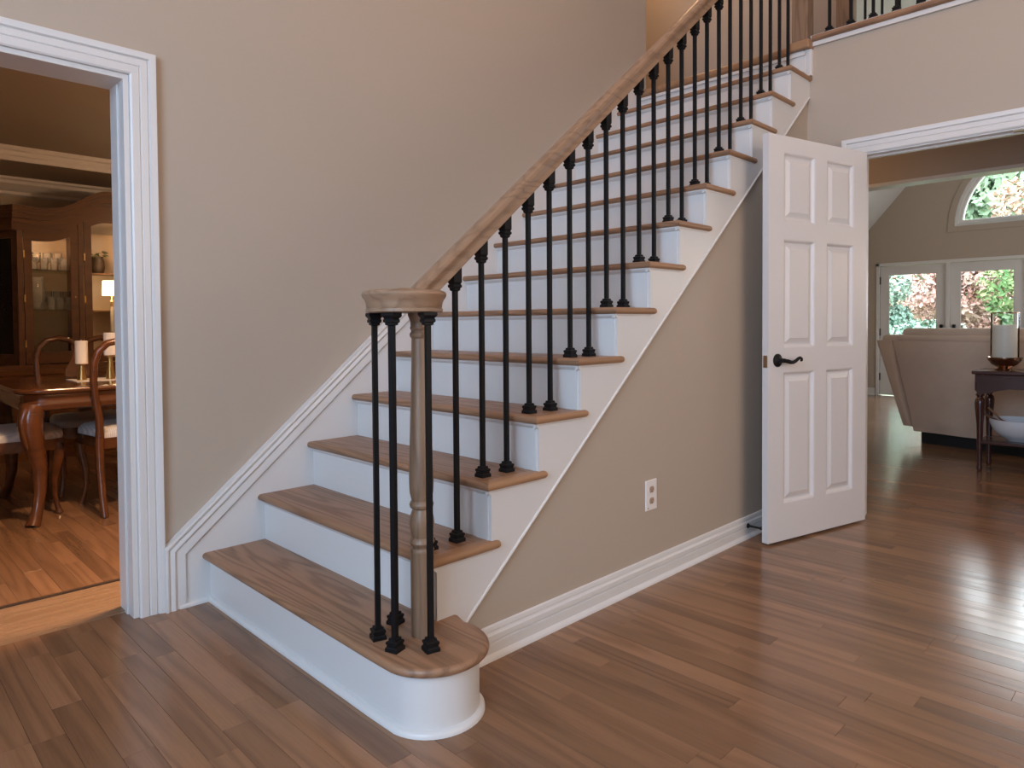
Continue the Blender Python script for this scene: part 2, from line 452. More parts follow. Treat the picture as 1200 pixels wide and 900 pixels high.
# dining room
wall('wall_dining', 'dim tan dining room walls behind the china cabinet',
     [(-2.3, 3.0, 4.6, 4.7, 0, 2.75), (-2.3, -2.2, .165, 4.6, 0, 2.75), (2.9, 3.0, .165, 4.6, 0, 2.75)])
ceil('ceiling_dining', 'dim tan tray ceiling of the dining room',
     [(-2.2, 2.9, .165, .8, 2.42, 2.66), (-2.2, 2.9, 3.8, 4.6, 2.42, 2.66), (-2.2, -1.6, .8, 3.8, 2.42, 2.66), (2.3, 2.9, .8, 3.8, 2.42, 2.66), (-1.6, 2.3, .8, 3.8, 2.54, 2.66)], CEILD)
# tray trim and crown moulding in the dining room
tr = MB().sweep([(-1.6, 2.42), (2.3, 2.42)], [(0, 0), (0, .02), (.035, .02), (.045, .012), (.075, .012), (.085, .03), (.115, .04), (.118, 0)], XZ(3.8))
struct(obj('trim_2', tr, WHITE), 'white moulding around the edge of the dining tray ceiling', 'trim')
cr = MB().sweep([(-2.2, 2.42), (2.9, 2.42)], [(0, .0), (0, .125), (-.02, .125), (-.03, .105), (-.055, .098), (-.1, .05), (-.115, .03), (-.14, .026), (-.155, 0)], XZ(4.6))
struct(obj('trim_3', cr, WHITE), 'white crown moulding above the china cabinet', 'trim')

# ------------------------------------------------------------------ floors and planks
floor = struct(obj('floor', MB().box(-3.3, X3+.2, -5.5, 0.09, -.06, -.0125).box(X1, X3+.2, .09, 3.2, -.06, -.0125), DARKW), 'light oak strip floor of the foyer and family room', 'floor')
dfloor = struct(obj('floor_dining', MB().box(-2.3, 3.0, .09, 4.7, -.06, -.0125), DARKW), 'warm oak strip floor of the dining room', 'floor')
PW = 0.0762
LENS = (.42, .58, .76, .95, 1.2, 1.5)
plank_me = {}
def plank_mesh(L, mat, key):
    if (L, key) not in plank_me:
        w2 = PW/2-.0003; l2 = L/2-.0003; c = .0006; t = .012
        mb = MB().add([(-w2,-l2,-t),(w2,-l2,-t),(w2,l2,-t),(-w2,l2,-t),(-w2,-l2,-c),(w2,-l2,-c),(w2,l2,-c),(-w2,l2,-c),
                       (-w2+c,-l2+c,0),(w2-c,-l2+c,0),(w2-c,l2-c,0),(-w2+c,l2-c,0)],
                      [(0,3,2,1),(0,1,5,4),(1,2,6,5),(2,3,7,6),(3,0,4,7),(4,5,9,8),(5,6,10,9),(6,7,11,10),(7,4,8,11),(8,9,10,11)])
        me = mesh_of(mb, 'plank'); me.materials.append(mat); plank_me[(L, key)] = me
    return plank_me[(L, key)]
def lay(parent, x0, x1, segs, mat, key, nmax, limit_z=None):
    """columns of planks along y in [x0,x1]; segs(x) gives the y intervals; the nmax largest in view are single objects"""
    rng = random.Random(key)
    allp = []
    ncol = int((x1-x0)/PW)
    for i in range(ncol):
        x = x0 + (i+.5)*PW
        for ya, yb in segs(x):
            y = ya - rng.random()*.6
            while y < yb:
                L = rng.choice(LENS); a, b = y, y+L; y = b
                if b <= ya: continue
                a2, b2 = max(a, ya), min(b, yb)
                if b2-a2 < .03: continue
                whole = (a2 == a and b2 == b)
                area_ = 0
                q = [project((x+sx*PW/2, yy, 0)) for sx, yy in ((-1, a2), (1, a2), (1, b2), (-1, b2))]
                if all(q):
                    cx = [max(0, min(1200, p[0])) for p in q]; cy = [max(0, min(900, p[1])) for p in q]
                    area_ = abs(sum(cx[k]*cy[(k+1) % 4]-cx[(k+1) % 4]*cy[k] for k in range(4)))/2
                    # hidden behind the stair wall or the dining wall
                    mx, my = sum(cx)/4, sum(cy)/4
                allp.append((area_, x, a2, b2, rng.random()))
    allp.sort(key=lambda p: -p[0])
    singles = [p for p in allp[:nmax] if p[0] > 20]
    rest = allp[len(singles):]
    for ar, x, a, b, t in singles:
        L = b-a
        me = plank_mesh(round(L, 2) if False else 1.0, mat, key)
        o = bpy.data.objects.new('plank', me); COL.objects.link(o); o.parent = parent
        o.location = (x, (a+b)/2, (t-.5)*.0005); o.scale = (1, L, 1)
    vs, fs, tones = [], [], []
    for ar, x, a, b, t in rest:
        w2 = PW/2-.0003; z = (t-.5)*.0005; o_ = len(vs)
        vs += [(x-w2, a+.0006, z), (x+w2, a+.0006, z), (x+w2, b-.0006, z), (x-w2, b-.0006, z), (x-w2, a+.0006, -.012), (x+w2, a+.0006, -.012), (x+w2, b-.0006, -.012), (x-w2, b-.0006, -.012)]
        fs += [(o_, o_+1, o_+2, o_+3), (o_, o_+4, o_+5, o_+1), (o_+1, o_+5, o_+6, o_+2), (o_+2, o_+6, o_+7, o_+3), (o_+3, o_+7, o_+4, o_)]
        tones += [t]*5
    if vs:
        me = bpy.data.meshes.new('planks'); me.from_pydata(vs, [], fs)
        at = me.attributes.new('tone', 'FLOAT', 'FACE')
        at.data.foreach_set('value', tones); me.materials.append(mat)
        o = bpy.data.objects.new('planks', me); COL.objects.link(o); o.parent = parent; o['kind'] = 'stuff'
def segs_main(x):
    if x < .05: return [(-5.4, .09 if -1.25 < x < 0 else 0.0)]
    if x < .62: return [(-5.4, 0.0 if x < .27 else -1.05)]
    if x < X1: return [(-5.4, -1.16)]
    if x < X1+.12: return [(-3.01, -1.470)]
    if x < 4.5: return [(-5.4, .95)]
    if x < 4.62: return [(-3.2, -.75)]
    return [(EY1, EY0)]
lay(floor, -3.2, X3, segs_main, OAKF, 11, 300)
lay(dfloor, -2.2, 2.9, lambda x: [(.50, 4.6)], OAKF, 12, 110)
# threshold boards in the dining doorway run across
for i in range(4):
    y0 = .09 + i*.0965
    mb = MB().box(-1.25 if y0 < .16 else -2.2, 0 if y0 < .16 else 2.9, y0+.0006, y0+.0959, -.012, 0)
    obj('plank', mb, OAKX, dfloor)
obj('floor_seam', MB().box(-2.2, 2.9, .477, .499, -.012, .004), DARKW, dfloor)

# ------------------------------------------------------------------ casings, jambs, baseboards
CAS = [(0, 0), (0, .012), (.006, .016), (.03, .016), (.034, .012), (.038, .016), (.058, .018), (.062, .014), (.067, .022), (.08, .027), (.088, .027), (.09, 0)]
def casing(name, label, a, b, top, fn, side):
    mb = MB().sweep([(a, 0), (a, top), (b, top), (b, 0)], CAS, fn, side=side)
    return struct(obj(name, mb, WHITE, smooth=30), label, 'trim')
casing('trim_4', 'white fluted casing around the dining room doorway', 0.0, -1.25, 2.045, XZ(0), -1)
# jamb lining of the dining doorway
jb = MB().sweep([(0, 0), (0, 2.045), (-1.25, 2.045), (-1.25, 0)], [(0, .002), (-.02, .002), (-.02, -.167), (0, -.167)], XZ(0), side=-1)
jb.box(-.026, -.018, .06, .09, 0, 2.02)
struct(obj('trim_5', jb, WHITE, bevel=.002), 'white jamb lining of the dining room doorway', 'trim')
casing('trim_6', 'white fluted casing around the double doorway to the family room', -1.470, -3.01, 2.038, YZ(X1), -1)
jb = MB().sweep([(-1.470, 0), (-1.470, 2.038), (-3.01, 2.038), (-3.01, 0)], [(0, .002), (-.008, .002), (-.008, -.122), (0, -.122)], YZ(X1), side=-1)
jb.sweep([(-1.478, 0), (-1.478, 2.030), (-3.002, 2.030), (-3.002, 0)], [(0, -.045), (-.010, -.045), (-.010, -.075), (0, -.075)], YZ(X1), side=-1)
jamb = struct(obj('trim_7', jb, WHITE), 'white jamb lining of the double doorway with a metal catch', 'trim')
obj('catch_plate', MB().box(X1+.006, X1+.04, -2.25, -2.17, 2.024, 2.031), STEEL, jamb)
BASE = [(0, 0), (0, .016), (.050, .016), (.053, .009), (.058, .009), (.061, .016), (.076, .015), (.084, .008), (.088, .007), (.091, .011), (.103, .008), (.106, 0)]
SHOE = [(0, .016), (0, .03), (.006, .029), (.013, .024), (.018, .016)]
def baseboard(name, label, pts, fn, side=1):
    mb = MB().sweep(pts, BASE, fn, side=side).sweep(pts, SHOE, fn, side=side)
    return struct(obj(name, mb, WHITE, smooth=30), label, 'baseboard')
baseboard('baseboard_stair', 'white moulded baseboard under the staircase wall', [(.56, 0), (X1, 0)], XZ(YS-.0005))
baseboard('baseboard_doorway', 'white baseboard between the staircase wall and the double doorway', [(-1.21, 0), (-1.40, 0)], YZ(X1-.0005), side=-1)
baseboard('baseboard_gable', 'white baseboard on the gable wall beside the glass doors', [(EY0, 0), (.67, 0)], YZ(X3-.0005), side=-1)
baseboard('baseboard_dining', 'white baseboard along the back wall of the dining room', [(-2.2, 0), (2.9, 0)], XZ(4.6-.0005))

# ------------------------------------------------------------------ staircase
stair = thing('staircase', (.25, -.6, 0), 'straight oak and white staircase rising to the upper floor', 'staircase')
TT = .027
def nose(cx, cz, rr, n_=6, sgn=-1):
    """half round from bottom to top on the front"""
    return [(cx + sgn*rr*math.sin(math.pi*i/n_), cz - rr*math.cos(math.pi*i/n_)) for i in range(n_+1)]
YT = -1.21                           # outer edge of the returns
for k in range(2, NT+1):
    x0, z1 = k*G_, k*R_
    rr = TT/2
    # main board: bullnose profile in xz, mitred into the return at the outer end
    prof = nose(x0+rr, z1-rr, rr) + [(x0+.05, z1), ((k+1)*G_+.03, z1), ((k+1)*G_+.03, z1-TT), (x0+.05, z1-TT)]
    mb = MB(); kk = len(prof)
    vs = [(u, -.018, v) for u, v in prof] + [(u, YT+max(0.0, min(.05, u-x0)) , v) for u, v in prof]
    mb.add(vs, [tuple(range(kk)), tuple(range(2*kk-1, kk-1, -1))] + [(i, i+kk, (i+1) % kk+kk, (i+1) % kk) for i in range(kk)])
    t = obj('tread', mb, OAKT, stair, smooth=40)
    # return nosing, half round outward, with a rounded rear end
    prof2 = nose(YT+rr, z1-rr, rr) + [(YT+.05, z1), (YT+.05, z1-TT)]
    xe = k*G_+.2927
    mb = MB(); kk = len(prof2); rings = []
    for xx, s in ((None, 1.0), (xe-.012, 1.0), (xe-.004, .85), (xe, .55)):
        ring = []
        for u, v in prof2:
            if xx is None: ring.append((x0 + min(.05, u-YT), u, v))
            else: ring.append((xx, u if u > YT+.02 else YT+.013+(u-YT-.013)*s, (z1-rr)+(v-z1+rr)*s))
        rings.append(ring)
    for r0, r1 in zip(rings[:-1], rings[1:]):
        mb.add(r0+r1, [(i, i+kk, (i+1) % kk+kk, (i+1) % kk) for i in range(kk)])
    mb.add(rings[0], [tuple(range(kk))]); mb.add(rings[-1], [tuple(range(kk))])
    obj('return_nosing', mb, OAKR, t, smooth=40)
    # cove strips under the nosing, front and side
    cv = MB().prism([(x0+.032, z1-TT), (x0+.014, z1-TT), (x0+.016, z1-TT-.006), (x0+.026, z1-TT-.016), (x0+.032, z1-TT-.018)], XZ(0), .018, 1.194)
    obj('cove_moulding', cv, WHITE, t)
    cv = MB().prism([(YS+.002, z1-TT), (YS-.016, z1-TT), (YS-.014, z1-TT-.006), (YS-.006, z1-TT-.016), (YS+.002, z1-TT-.018)], lambda u, v, d: (d, u, v), x0+.016, xe-.03)
    obj('cove_moulding', cv, WHITE, t)
# curved starting tread
def start_outline(xf, rr, cx, cy, xb, ywall, n_=22):
    """front line at xf from the wall, round end, back to xb"""
    pts = [(xf, ywall), (xf, cy+.10)]
    for i in range(1, n_+1):
        t = math.pi + math.pi*1.08*i/n_
        pts.append((cx+rr*math.cos(t), cy+rr*math.sin(t)))
    pts += [(.562, -1.205), (.555, -1.17), (xb, -1.17), (xb, ywall)]
    return pts
def ring_solid(outs):
    """stack of outlines [(pts, z)]"""
    mb = MB(); k = len(outs[0][0]); vs = []
    for pts, z in outs: vs += [(x, y, z) for x, y in pts]
    fs = [tuple(range(k-1, -1, -1)), tuple(range((len(outs)-1)*k, len(outs)*k))]
    for j in range(len(outs)-1):
        fs += [(j*k+i, j*k+(i+1) % k, (j+1)*k+(i+1) % k, (j+1)*k+i) for i in range(k)]
    return mb.add(vs, fs)
CX, CY, CRr = .3955, -1.288, .166
outs = []
for i in range(7):
    a = math.pi*i/6
    ins = (1-math.sin(a))*TT/2
    outs.append((start_outline(G_-.0015+ins, CRr-ins, CX, CY, 2*G_+.03, -.018), R_-TT/2-TT/2*math.cos(a)))
t1 = obj('tread', ring_solid(outs), OAKT, stair, smooth=40)
outs = [(start_outline(G_+.028, CRr-.03, CX, CY, 2*G_+.031, -.018), 0), (start_outline(G_+.028, CRr-.03, CX, CY, 2*G_+.031, -.018), R_-TT)]
obj('riser', ring_solid(outs), WHITE, stair, smooth=40)
outs = [(start_outline(G_+.014, CRr-.016, CX, CY, 2*G_+.03, -.018), 0)]
so = [(start_outline(G_+.012, CRr-.014, CX, CY, 2*G_+.03, -.018), 0), (start_outline(G_+.0125, CRr-.0145, CX, CY, 2*G_+.03, -.018), .008),
      (start_outline(G_+.018, CRr-.02, CX, CY, 2*G_+.03, -.018), .015), (start_outline(G_+.028, CRr-.03, CX, CY, 2*G_+.03, -.018), .018)]
obj('shoe_moulding', ring_solid(so), WHITE, stair, smooth=40)
obj('shoe_moulding', MB().prism([(0, 0), (.018, 0), (.017, .008), (.01, .015), (0, .018)], lambda u, v, d: (d, -.02-u, v), .135, G_+.03), WHITE, stair)
# risers
for k in range(2, 15):
    x = k*G_+.03; zb = (k-1)*R_
    mb = MB().box(x, x+.015, YS+.001, -.018, zb-.02, k*R_-TT)
    rs = obj('riser', mb, WHITE, stair)
    obj('corner_strip', MB().box(x-.004, x, YS, YS+.058, zb, k*R_-TT-.018), WHITE, rs)
# outer stringer: saw-tooth top, straight sloped bottom with a bead
pts = []
for k in range(2, 14):
    pts += [(k*G_+.03, (k-1)*R_-TT if k > 2 else .16), (k*G_+.03, k*R_-TT)]
pts += [(14*G_+.03, 13*R_-TT), (14*G_+.03, ZF-TT), (X1, ZF-TT), (X1, SLOPE*X1-.365), (.52, SLOPE*.52-.365), (.44, .02), (.44, R_-TT), (2*G_+.03, R_-TT)]
pts = pts[1:]
st_ = obj('stringer', MB().prism(pts, XZ(YS), -.012, .0125), WHITE, stair)
bead = MB().sweep([(.50, SLOPE*.50-.365), (X1, SLOPE*X1-.365)], [(0, 0), (0, .015), (.005, .017), (.010, .015), (.011, .011)], XZ(YS), side=1)
obj('bead', bead, WHITE, st_)
# wall-side skirt board with its moulded cap
zs = lambda x: .246 + SLOPE*(x-.085)
sk = [(.085, 0), (.085, zs(.085)), (X1-.03, zs(X1-.03)), (X1-.03, 2.4), (.6, 0)]
skb = obj('skirt_board', MB().prism(sk, XZ(0), .0005, .019), WHITE, stair)
CAP = [(0, .019), (0, .040), (.006, .042), (.012, .040), (.015, .033), (.02, .036), (.034, .038), (.04, .034), (.043, .029), (.047, .030), (.076, .030), (.08, .024), (.086, .019)]
cap = MB().sweep([(.085, 0), (.085, zs(.085)), (X1-.03, zs(X1-.03))], CAP, XZ(0), side=-1)
obj('skirt_cap', cap, WHITE, skb, smooth=25)
# landing edge
rr = .027
prof = nose(14*G_+rr, ZF-rr, rr) + [(X1+.13, ZF), (X1+.13, ZF-.054)]
obj('landing_nosing', MB().prism(prof, XZ(0), .0, 1.09), OAKR, stair, smooth=40)
obj('cove_moulding', MB().box(14*G_+.014, 14*G_+.032, -1.18, -.018, ZF-.072, ZF-.054), WHITE, stair)
obj('corner_block', MB().box(14*G_-.006, X1+.04, -1.215, -1.08, ZF-.04, ZF+.012), OAKR, stair, bevel=.01, bseg=3)
obj('corner_board', MB().box(X1-.035, X1-.001, YS-.035, YS-.0127, 13*R_, ZF-.042), WHITE, stair, bevel=.003)

# ------------------------------------------------------------------ upper floor bridge
bridge = struct(obj('floor_upper', MB().box(X1+.13, 4.6, -5.4, 3.1, 2.46, ZF).box(3.374, X1+.13, 0.17, 3.1, 2.46, ZF), OAKF), 'upper hall floor seen at the head of the stairs', 'floor')
ZN = 2.765
prof = nose(X1-.035+.0175, ZN-.0175, .0175) + [(X1+.14, ZN), (X1+.14, ZN-.035)]
struct(obj('trim_8', MB().prism(prof, XZ(0), 1.215, 5.4), OAKT, smooth=40), 'oak nosing along the open edge of the upper hall', 'trim')
fas = MB().sweep([(-1.205, 2.708), (-5.4, 2.708)], [(0, 0), (0, .008), (.006, .012), (.012, .006), (.03, .008), (.036, .016), (.046, .022), (.058, .022), (.06, 0)], YZ(X1), side=-1)
fas.box(X1-.014, X1-.0005, -5.4, -1.205, 2.706, ZN-.035)
struct(obj('trim_9', fas, WHITE, smooth=30), 'white fascia moulding under the oak landing edge', 'trim')

# ------------------------------------------------------------------ stair railing
rail = thing('stair_railing', (.41, -1.23, R_), 'oak handrail with volute and black iron balusters along the stairs', 'railing')
BS = .0072
bal_me = {}
def shoe_profile():
    return [(.020, 0), (.020, .010), (.0165, .014), (.0165, .018), (.0185, .021), (.0185, .027), (.013, .030), (.0125, .036), (.0075, .038)]
SQ = lambda prof: MB().lathe(prof, seg=4, square=True)
shoe_me = mesh_of(SQ(shoe_profile()), 'base_shoe'); shoe_me.materials.append(IRON)
topshoe_me = mesh_of(SQ([(.0075, -.036), (.0125, -.034), (.0125, -.029), (.0165, -.026), (.0165, -.020), (.0145, -.016), (.0205, -.008), (.0205, 0)]), 'top_shoe'); topshoe_me.materials.append(IRON)
sl_me = None
def sloped_shoe():
    mb = MB().lathe([(.0075, -.066), (.0125, -.062), (.0125, -.056), (.0165, -.052), (.0165, -.046), (.0135, -.042), (.0165, -.036), (.0165, -.012)], seg=4, square=True)
    # top follows the handrail
    v = mb.v
    for i in range(len(v)-4, len(v)):
        v[i] = (v[i][0], v[i][1], v[i][0]*SLOPE + .002)
    me = mesh_of(mb, 'top_shoe'); me.materials.append(IRON); return me
sl_me = sloped_shoe()
def baluster(parent, x, y, z0, z1, rz=0.0, top='flat'):
    key = round(z1-z0, 3)
    if key not in bal_me:
        me = mesh_of(MB().box(-BS, BS, -BS, BS, 0, z1-z0), 'baluster'); me.materials.append(IRON); bal_me[key] = me
    o = bpy.data.objects.new('baluster', bal_me[key]); COL.objects.link(o); o.parent = parent
    o.location = Vector((x, y, z0)) - Vector(parent.location); o.rotation_euler = (0, 0, rz)
    s = bpy.data.objects.new('base_shoe', shoe_me); COL.objects.link(s); s.parent = o
    if top:
        s = bpy.data.objects.new('top_shoe', sl_me if top == 'slope' else topshoe_me); COL.objects.link(s); s.parent = o; s.location = (0, 0, z1-z0)
    return o
RSL = .838
RYc = -1.11                          # handrail line
def rail_z(x): return 1.246 + RSL*(x-.557)          # centre line
RH, RW = .034, .034
sec = 1/math.cos(math.atan(RSL))
def rail_bot(x): return rail_z(x) - .030*sec
for k in range(2, NT+1):
    for dx in (.068, .182):
        x = k*G_+dx
        baluster(rail, x, RYc, k*R_, rail_bot(x), 0, 'slope')
VB = 1.139
for (bx, by) in ((.299, -1.16), (.291, -1.256), (.361, -1.328), (.394, -1.112)):
    baluster(rail, bx, by, R_, VB, math.atan2(by+1.225, bx-.385)+ (0 if by < -1.2 else .35))
# handrail: moulded section swept along the slope
SEC = [(-.016, -.036), (.016, -.036), (.026, -.034), (.027, -.024), (.022, -.014), (.024, .0), (.034, .012), (.036, .022), (.032, .032), (.018, .038), (0, .040),
       (-.018, .038), (-.032, .032), (-.036, .022), (-.034, .012), (-.024, 0), (-.022, -.014), (-.027, -.024), (-.026, -.034)]
SEC = [(a*.84, b*.84) for a, b in SEC]
def rail_mesh(path, sec_=SEC):
    """path: (x, y, z, slope angle) frames"""
    mb = MB(); k = len(sec_); vs = []
    P = [Vector(p) for p in path]
    for i, p in enumerate(P):
        t = (P[min(i+1, len(P)-1)]-P[max(i-1, 0)]).normalized()
        side = t.cross(Vector((0, 0, 1))).normalized(); up = side.cross(t)
        for a, b in sec_: vs.append(p + side*a + up*b)
    fs = []
    for i in range(len(P)-1):
        fs += [(i*k+j, i*k+(j+1) % k, (i+1)*k+(j+1) % k, (i+1)*k+j) for j in range(k)]
    fs += [tuple(range(k-1, -1, -1)), tuple(range((len(P)-1)*k, len(P)*k))]
    return mb.add(vs, fs)
xt = 3.20
hr = obj('handrail', rail_mesh([(.36, -1.113, 1.172), (.42, -1.111, 1.171), (.46, RYc, 1.175), (.49, RYc, 1.190), (.515, RYc, rail_z(.515)), (.56, RYc, rail_z(.56)), (xt, RYc, rail_z(xt))]), OAKH, rail, smooth=35, loc=(1.2, RYc, rail_z(1.2)))
# volute: round scroll cap with an easing into the rail
VC = (.360, -1.222)
vol = MB().lathe([(.0, 1.139), (.104, 1.139), (.110, 1.142), (.110, 1.150), (.106, 1.153), (.108, 1.157), (.109, 1.166), (.113, 1.176), (.119, 1.184), (.121, 1.191), (.118, 1.198), (.105, 1.203), (.05, 1.205), (.045, 1.203), (.02, 1.21), (0, 1.212)], (VC[0], VC[1], 0), 48, cap=False)
vo = obj('volute', vol, OAKH, rail, smooth=35, loc=(VC[0], VC[1], 1.17))
# turned newel
NX, NY = .408, -1.230
nw = [(.034, 0), (.034, .245), (.0355, .252), (.033, .258), (.026, .262), (.034, .268), (.037, .275), (.034, .284), (.029, .290), (.034, .31), (.037, .33), (.034, .352), (.029, .366), (.027, .372), (.034, .378), (.036, .386), (.033, .393),
      (.029, .398), (.0345, .42), (.036, .45), (.034, .52), (.030, .66), (.026, .78), (.0245, .865), (.0245, .870), (.029, .876), (.030, .883), (.026, .889), (.025, .893), (.029, .900), (.0265, .906), (.027, .918), (.032, .932), (.035, .938), (.035, .945)]
obj('newel_post', MB().lathe([(a, b) for a, b in nw], (NX, NY, R_), 20), OAKV, rail, smooth=35)

# landing railing along the open upper hall
lr = thing('landing_railing', (X1-.01, -1.15, ZN), 'black iron baluster railing along the near edge of the upper hall', 'railing')
obj('newel_post', MB().box(X1-.048, X1+.042, -1.198, -1.105, ZF+.012, 3.92).box(X1-.06, X1+.054, -1.21, -1.093, 3.92, 3.96), OAKV, lr, bevel=.004)
for i in range(12):
    baluster(lr, X1+.01, -1.300-.1165*i, ZN, ZN+.93)
obj('handrail', rail_mesh([(X1+.01, -1.2, ZN+.97), (X1+.01, -2.72, ZN+.97)]), OAKH, lr, smooth=35)
fr = thing('bridge_railing', (4.5, -.97, ZF), 'black iron baluster railing on the far side of the upper bridge', 'railing')
obj('newel_post', MB().box(4.46, 4.55, -1.0, -.91, ZF, 3.9), OAKV, fr, bevel=.004)
for i in range(14):
    baluster(fr, 4.505, -1.095-.112*i, ZF, ZF+.97, 0, None)
obj('handrail', rail_mesh([(4.505, -1.0, ZF+1.0), (4.505, -2.75, ZF+1.0)]), OAKH, fr, smooth=35)

# ------------------------------------------------------------------ six panel door
A_ = Vector((2.446, -1.336)); B_ = Vector((3.232, -1.527))
ang = math.atan2(B_.y-A_.y, B_.x-A_.x); DL = (B_-A_).length
door = empty('door_1', (A_.x, A_.y, .012), ang); struct(door, 'white six-panel door standing open beside the stairs', 'door')
DHt = 2.015; TH = .035
cols = [(.115, .115+.245), (.115+.245+.098, DL-.118)]
rows = [(.185, .845), (.965, 1.505), (1.595, 1.935)]
fm = MB()
xs = [0, cols[0][0], cols[0][1], cols[1][0], cols[1][1], DL]
for i in (0, 2, 4): fm.box(xs[i], xs[i+1], 0, TH, 0, DHt)
for c0, c1 in cols:
    zz = 0
    for a, b in rows: fm.box(c0, c1, 0, TH, zz, a); zz = b
    fm.box(c0, c1, 0, TH, zz, DHt)
obj('door_frame', fm, DOORW, door, local=True)
for c0, c1 in cols:
    for a, b in rows:
        pm = MB()
        for sgn in (0, 1):
            fn = (lambda u, v, d: (u, d, v)) if sgn == 0 else (lambda u, v, d: (u, TH-d, v))
            path = [(c0, a), (c1, a), (c1, b), (c0, b)]
            # sticking, recess, bevel and raised field
            pm.sweep(path, [(0, .0005), (.006, .003), (.012, .011), (.016, .0135), (.024, .0135), (.048, .004), (.0485, .0035)], fn, closed=True, side=1, cap=False)
            i_ = .0485
            pm.add([fn(c0+i_, a+i_, .0035), fn(c1-i_, a+i_, .0035), fn(c1-i_, b-i_, .0035), fn(c0+i_, b-i_, .0035)], [(0, 1, 2, 3)])
        obj('panel', pm, DOORW, door, local=True)
# lever handle
hd = MB()
hd.v += []
rose = MB().lathe([(0, 0), (.033, 0), (.033, .004), (.028, .009), (.016, .012), (.011, .02), (.011, .045), (0, .047)], seg=20, cap=False)
rose.v = [(x+.068, -z, y+.905) for x, y, z in rose.v]
h = obj('handle', rose, IRON, door, smooth=35, local=True)
lv = MB().tube([(.068, -.040, .905), (.085, -.046, .902), (.105, -.048, .897), (.125, -.048, .896), (.145, -.048, .902), (.162, -.048, .912), (.178, -.048, .917), (.190, -.048, .912), (.191, -.048, .903), (.184, -.048, .901)],
               [.010, .011, .010, .009, .0085, .008, .0075, .007, .006, .004], 8)
obj('lever', lv, IRON, h, smooth=50, local=True)
for z in (.22, 1.0, 1.78):
    obj('hinge', MB().lathe([(.006, -.045), (.006, .045)], (DL+.004, TH-.002, z), 10), HINGE, door, local=True)
obj('latch_plate', MB().box(-.0015, .0, .006, .029, .87, .93), STEEL, door, local=True)
# door stop on the baseboard
ds = thing('door_stop', (2.515, -1.2, .055), 'small black rigid door stop on the baseboard beside the open door', 'door stop')
b0 = Vector((2.515, YS-.0175, .062))
m1 = MB().lathe([(.013, 0), (.013, .004), (.008, .008), (.0055, .012), (.0055, .068)], seg=12)
m1.v = [(b0.x+x, b0.y-z, b0.z+y) for x, y, z in m1.v]
obj('rod', m1, IRON, ds, smooth=40)
m1 = MB().lathe([(.0085, .066), (.0085, .078), (.006, .080)], seg=12); m1.v = [(b0.x+x, b0.y-z, b0.z+y) for x, y, z in m1.v]
obj('rubber_tip', m1, BLACKB, ds, smooth=40)

# ------------------------------------------------------------------ wall outlet
ou = thing('wall_outlet', (1.662, YS, .373), 'white duplex wall outlet low on the wall under the stairs', 'outlet')
obj('plate', MB().box(1.620, 1.703, YS-.006, YS-.0002, .308, .438), PLATE, ou, bevel=.003)
for zc in (.397, .349):
    rc = MB().lathe([(.0, 0), (.0165, 0), (.0165, .002), (0, .002)], seg=18, cap=False)
    rc.v = [(1.6615+x, YS-.006-z, zc+max(-.0135, min(.0135, y))) for x, y, z in rc.v]
    re = obj('receptacle', rc, RECEP, ou)
    obj('slot', MB().box(1.6545, 1.6563, YS-.0085, YS-.0079, zc-.002, zc+.007).box(1.6667, 1.6685, YS-.0085, YS-.0079, zc-.002, zc+.006), BLACKB, re)
    obj('ground_hole', MB().box(1.659, 1.664, YS-.0085, YS-.0079, zc-.010, zc-.005), BLACKB, re)
obj('screw', MB().box(1.634, 1.638, YS-.0072, YS-.0058, .317, .321), BLACKB, ou)

# ------------------------------------------------------------------ family room: glass doors and arched window
def glass_door(name, label, ya, yb, hinge_left):
    d = empty(name, (X3, (ya+yb)/2, 0)); struct(d, label, 'door')
    x0, x1 = X3+.03, X3+.07
    st = .115
    gz0, gz1 = .25, 1.805
    m = MB().box(x0, x1, ya, ya-st, .01, 1.925).box(x0, x1, yb+st, yb, .01, 1.925).box(x0, x1, ya-st, yb+st, .01, gz0).box(x0, x1, ya-st, yb+st, gz1, 1.925)
    obj('door_frame', m, WHITE, d)
    obj('glazing_bead', MB().sweep([(ya-st, gz0), (yb+st, gz0), (yb+st, gz1), (ya-st, gz1)], [(0, 0), (.0, .006), (.012, 0)], YZ(x0), closed=True, side=-1), WHITE, d)
    obj('pane', MB().box(X3+.047, X3+.053, ya-st, yb+st, gz0, gz1), PANE, d)
    yh = ya+.006 if hinge_left else yb-.006
    for z in (.28, .95, 1.72):
        obj('hinge', MB().box(X3+.004, X3+.03, yh-.014, yh+.014, z-.055, z+.055), HINGE, d)
    yk = yb+.05 if hinge_left else ya-.05
    obj('handle', MB().box(X3-.03, X3+.03, yk-.018, yk+.018, .97, 1.06), HINGE, d, bevel=.006)
    return d
glass_door('door_2', 'white glass-panelled door on the left of the gable wall behind the sofa', .615, -.245, True)
glass_door('door_3', 'white glass-panelled door right of the hinged one behind the hurricane candle', -.30, -1.155, False)
glass_door('door_4', 'third white glass-panelled door of the row on the gable wall', -1.725, -2.58, True)
glass_door('door_5', 'fourth white glass-panelled door of the row on the gable wall', -2.635, -3.495, False)
dtm = MB().box(X3-.018, X3+.02, .66, D0-.002, 0, 1.975).box(X3-.018, X3+.02, D1+.002, -3.54, 0, 1.975).box(X3-.018, X3+.02, .66, -3.54, DT, 1.975)
dtm.box(X3-.01, X3+.08, -.248, -.297, 0, DT).box(X3-.01, X3+.08, -1.158, -1.722, 0, DT).box(X3-.01, X3+.08, -2.583, -2.632, 0, DT)
struct(obj('trim_10', dtm, WHITE, bevel=.004), 'white frame and posts around the row of glass doors', 'trim')
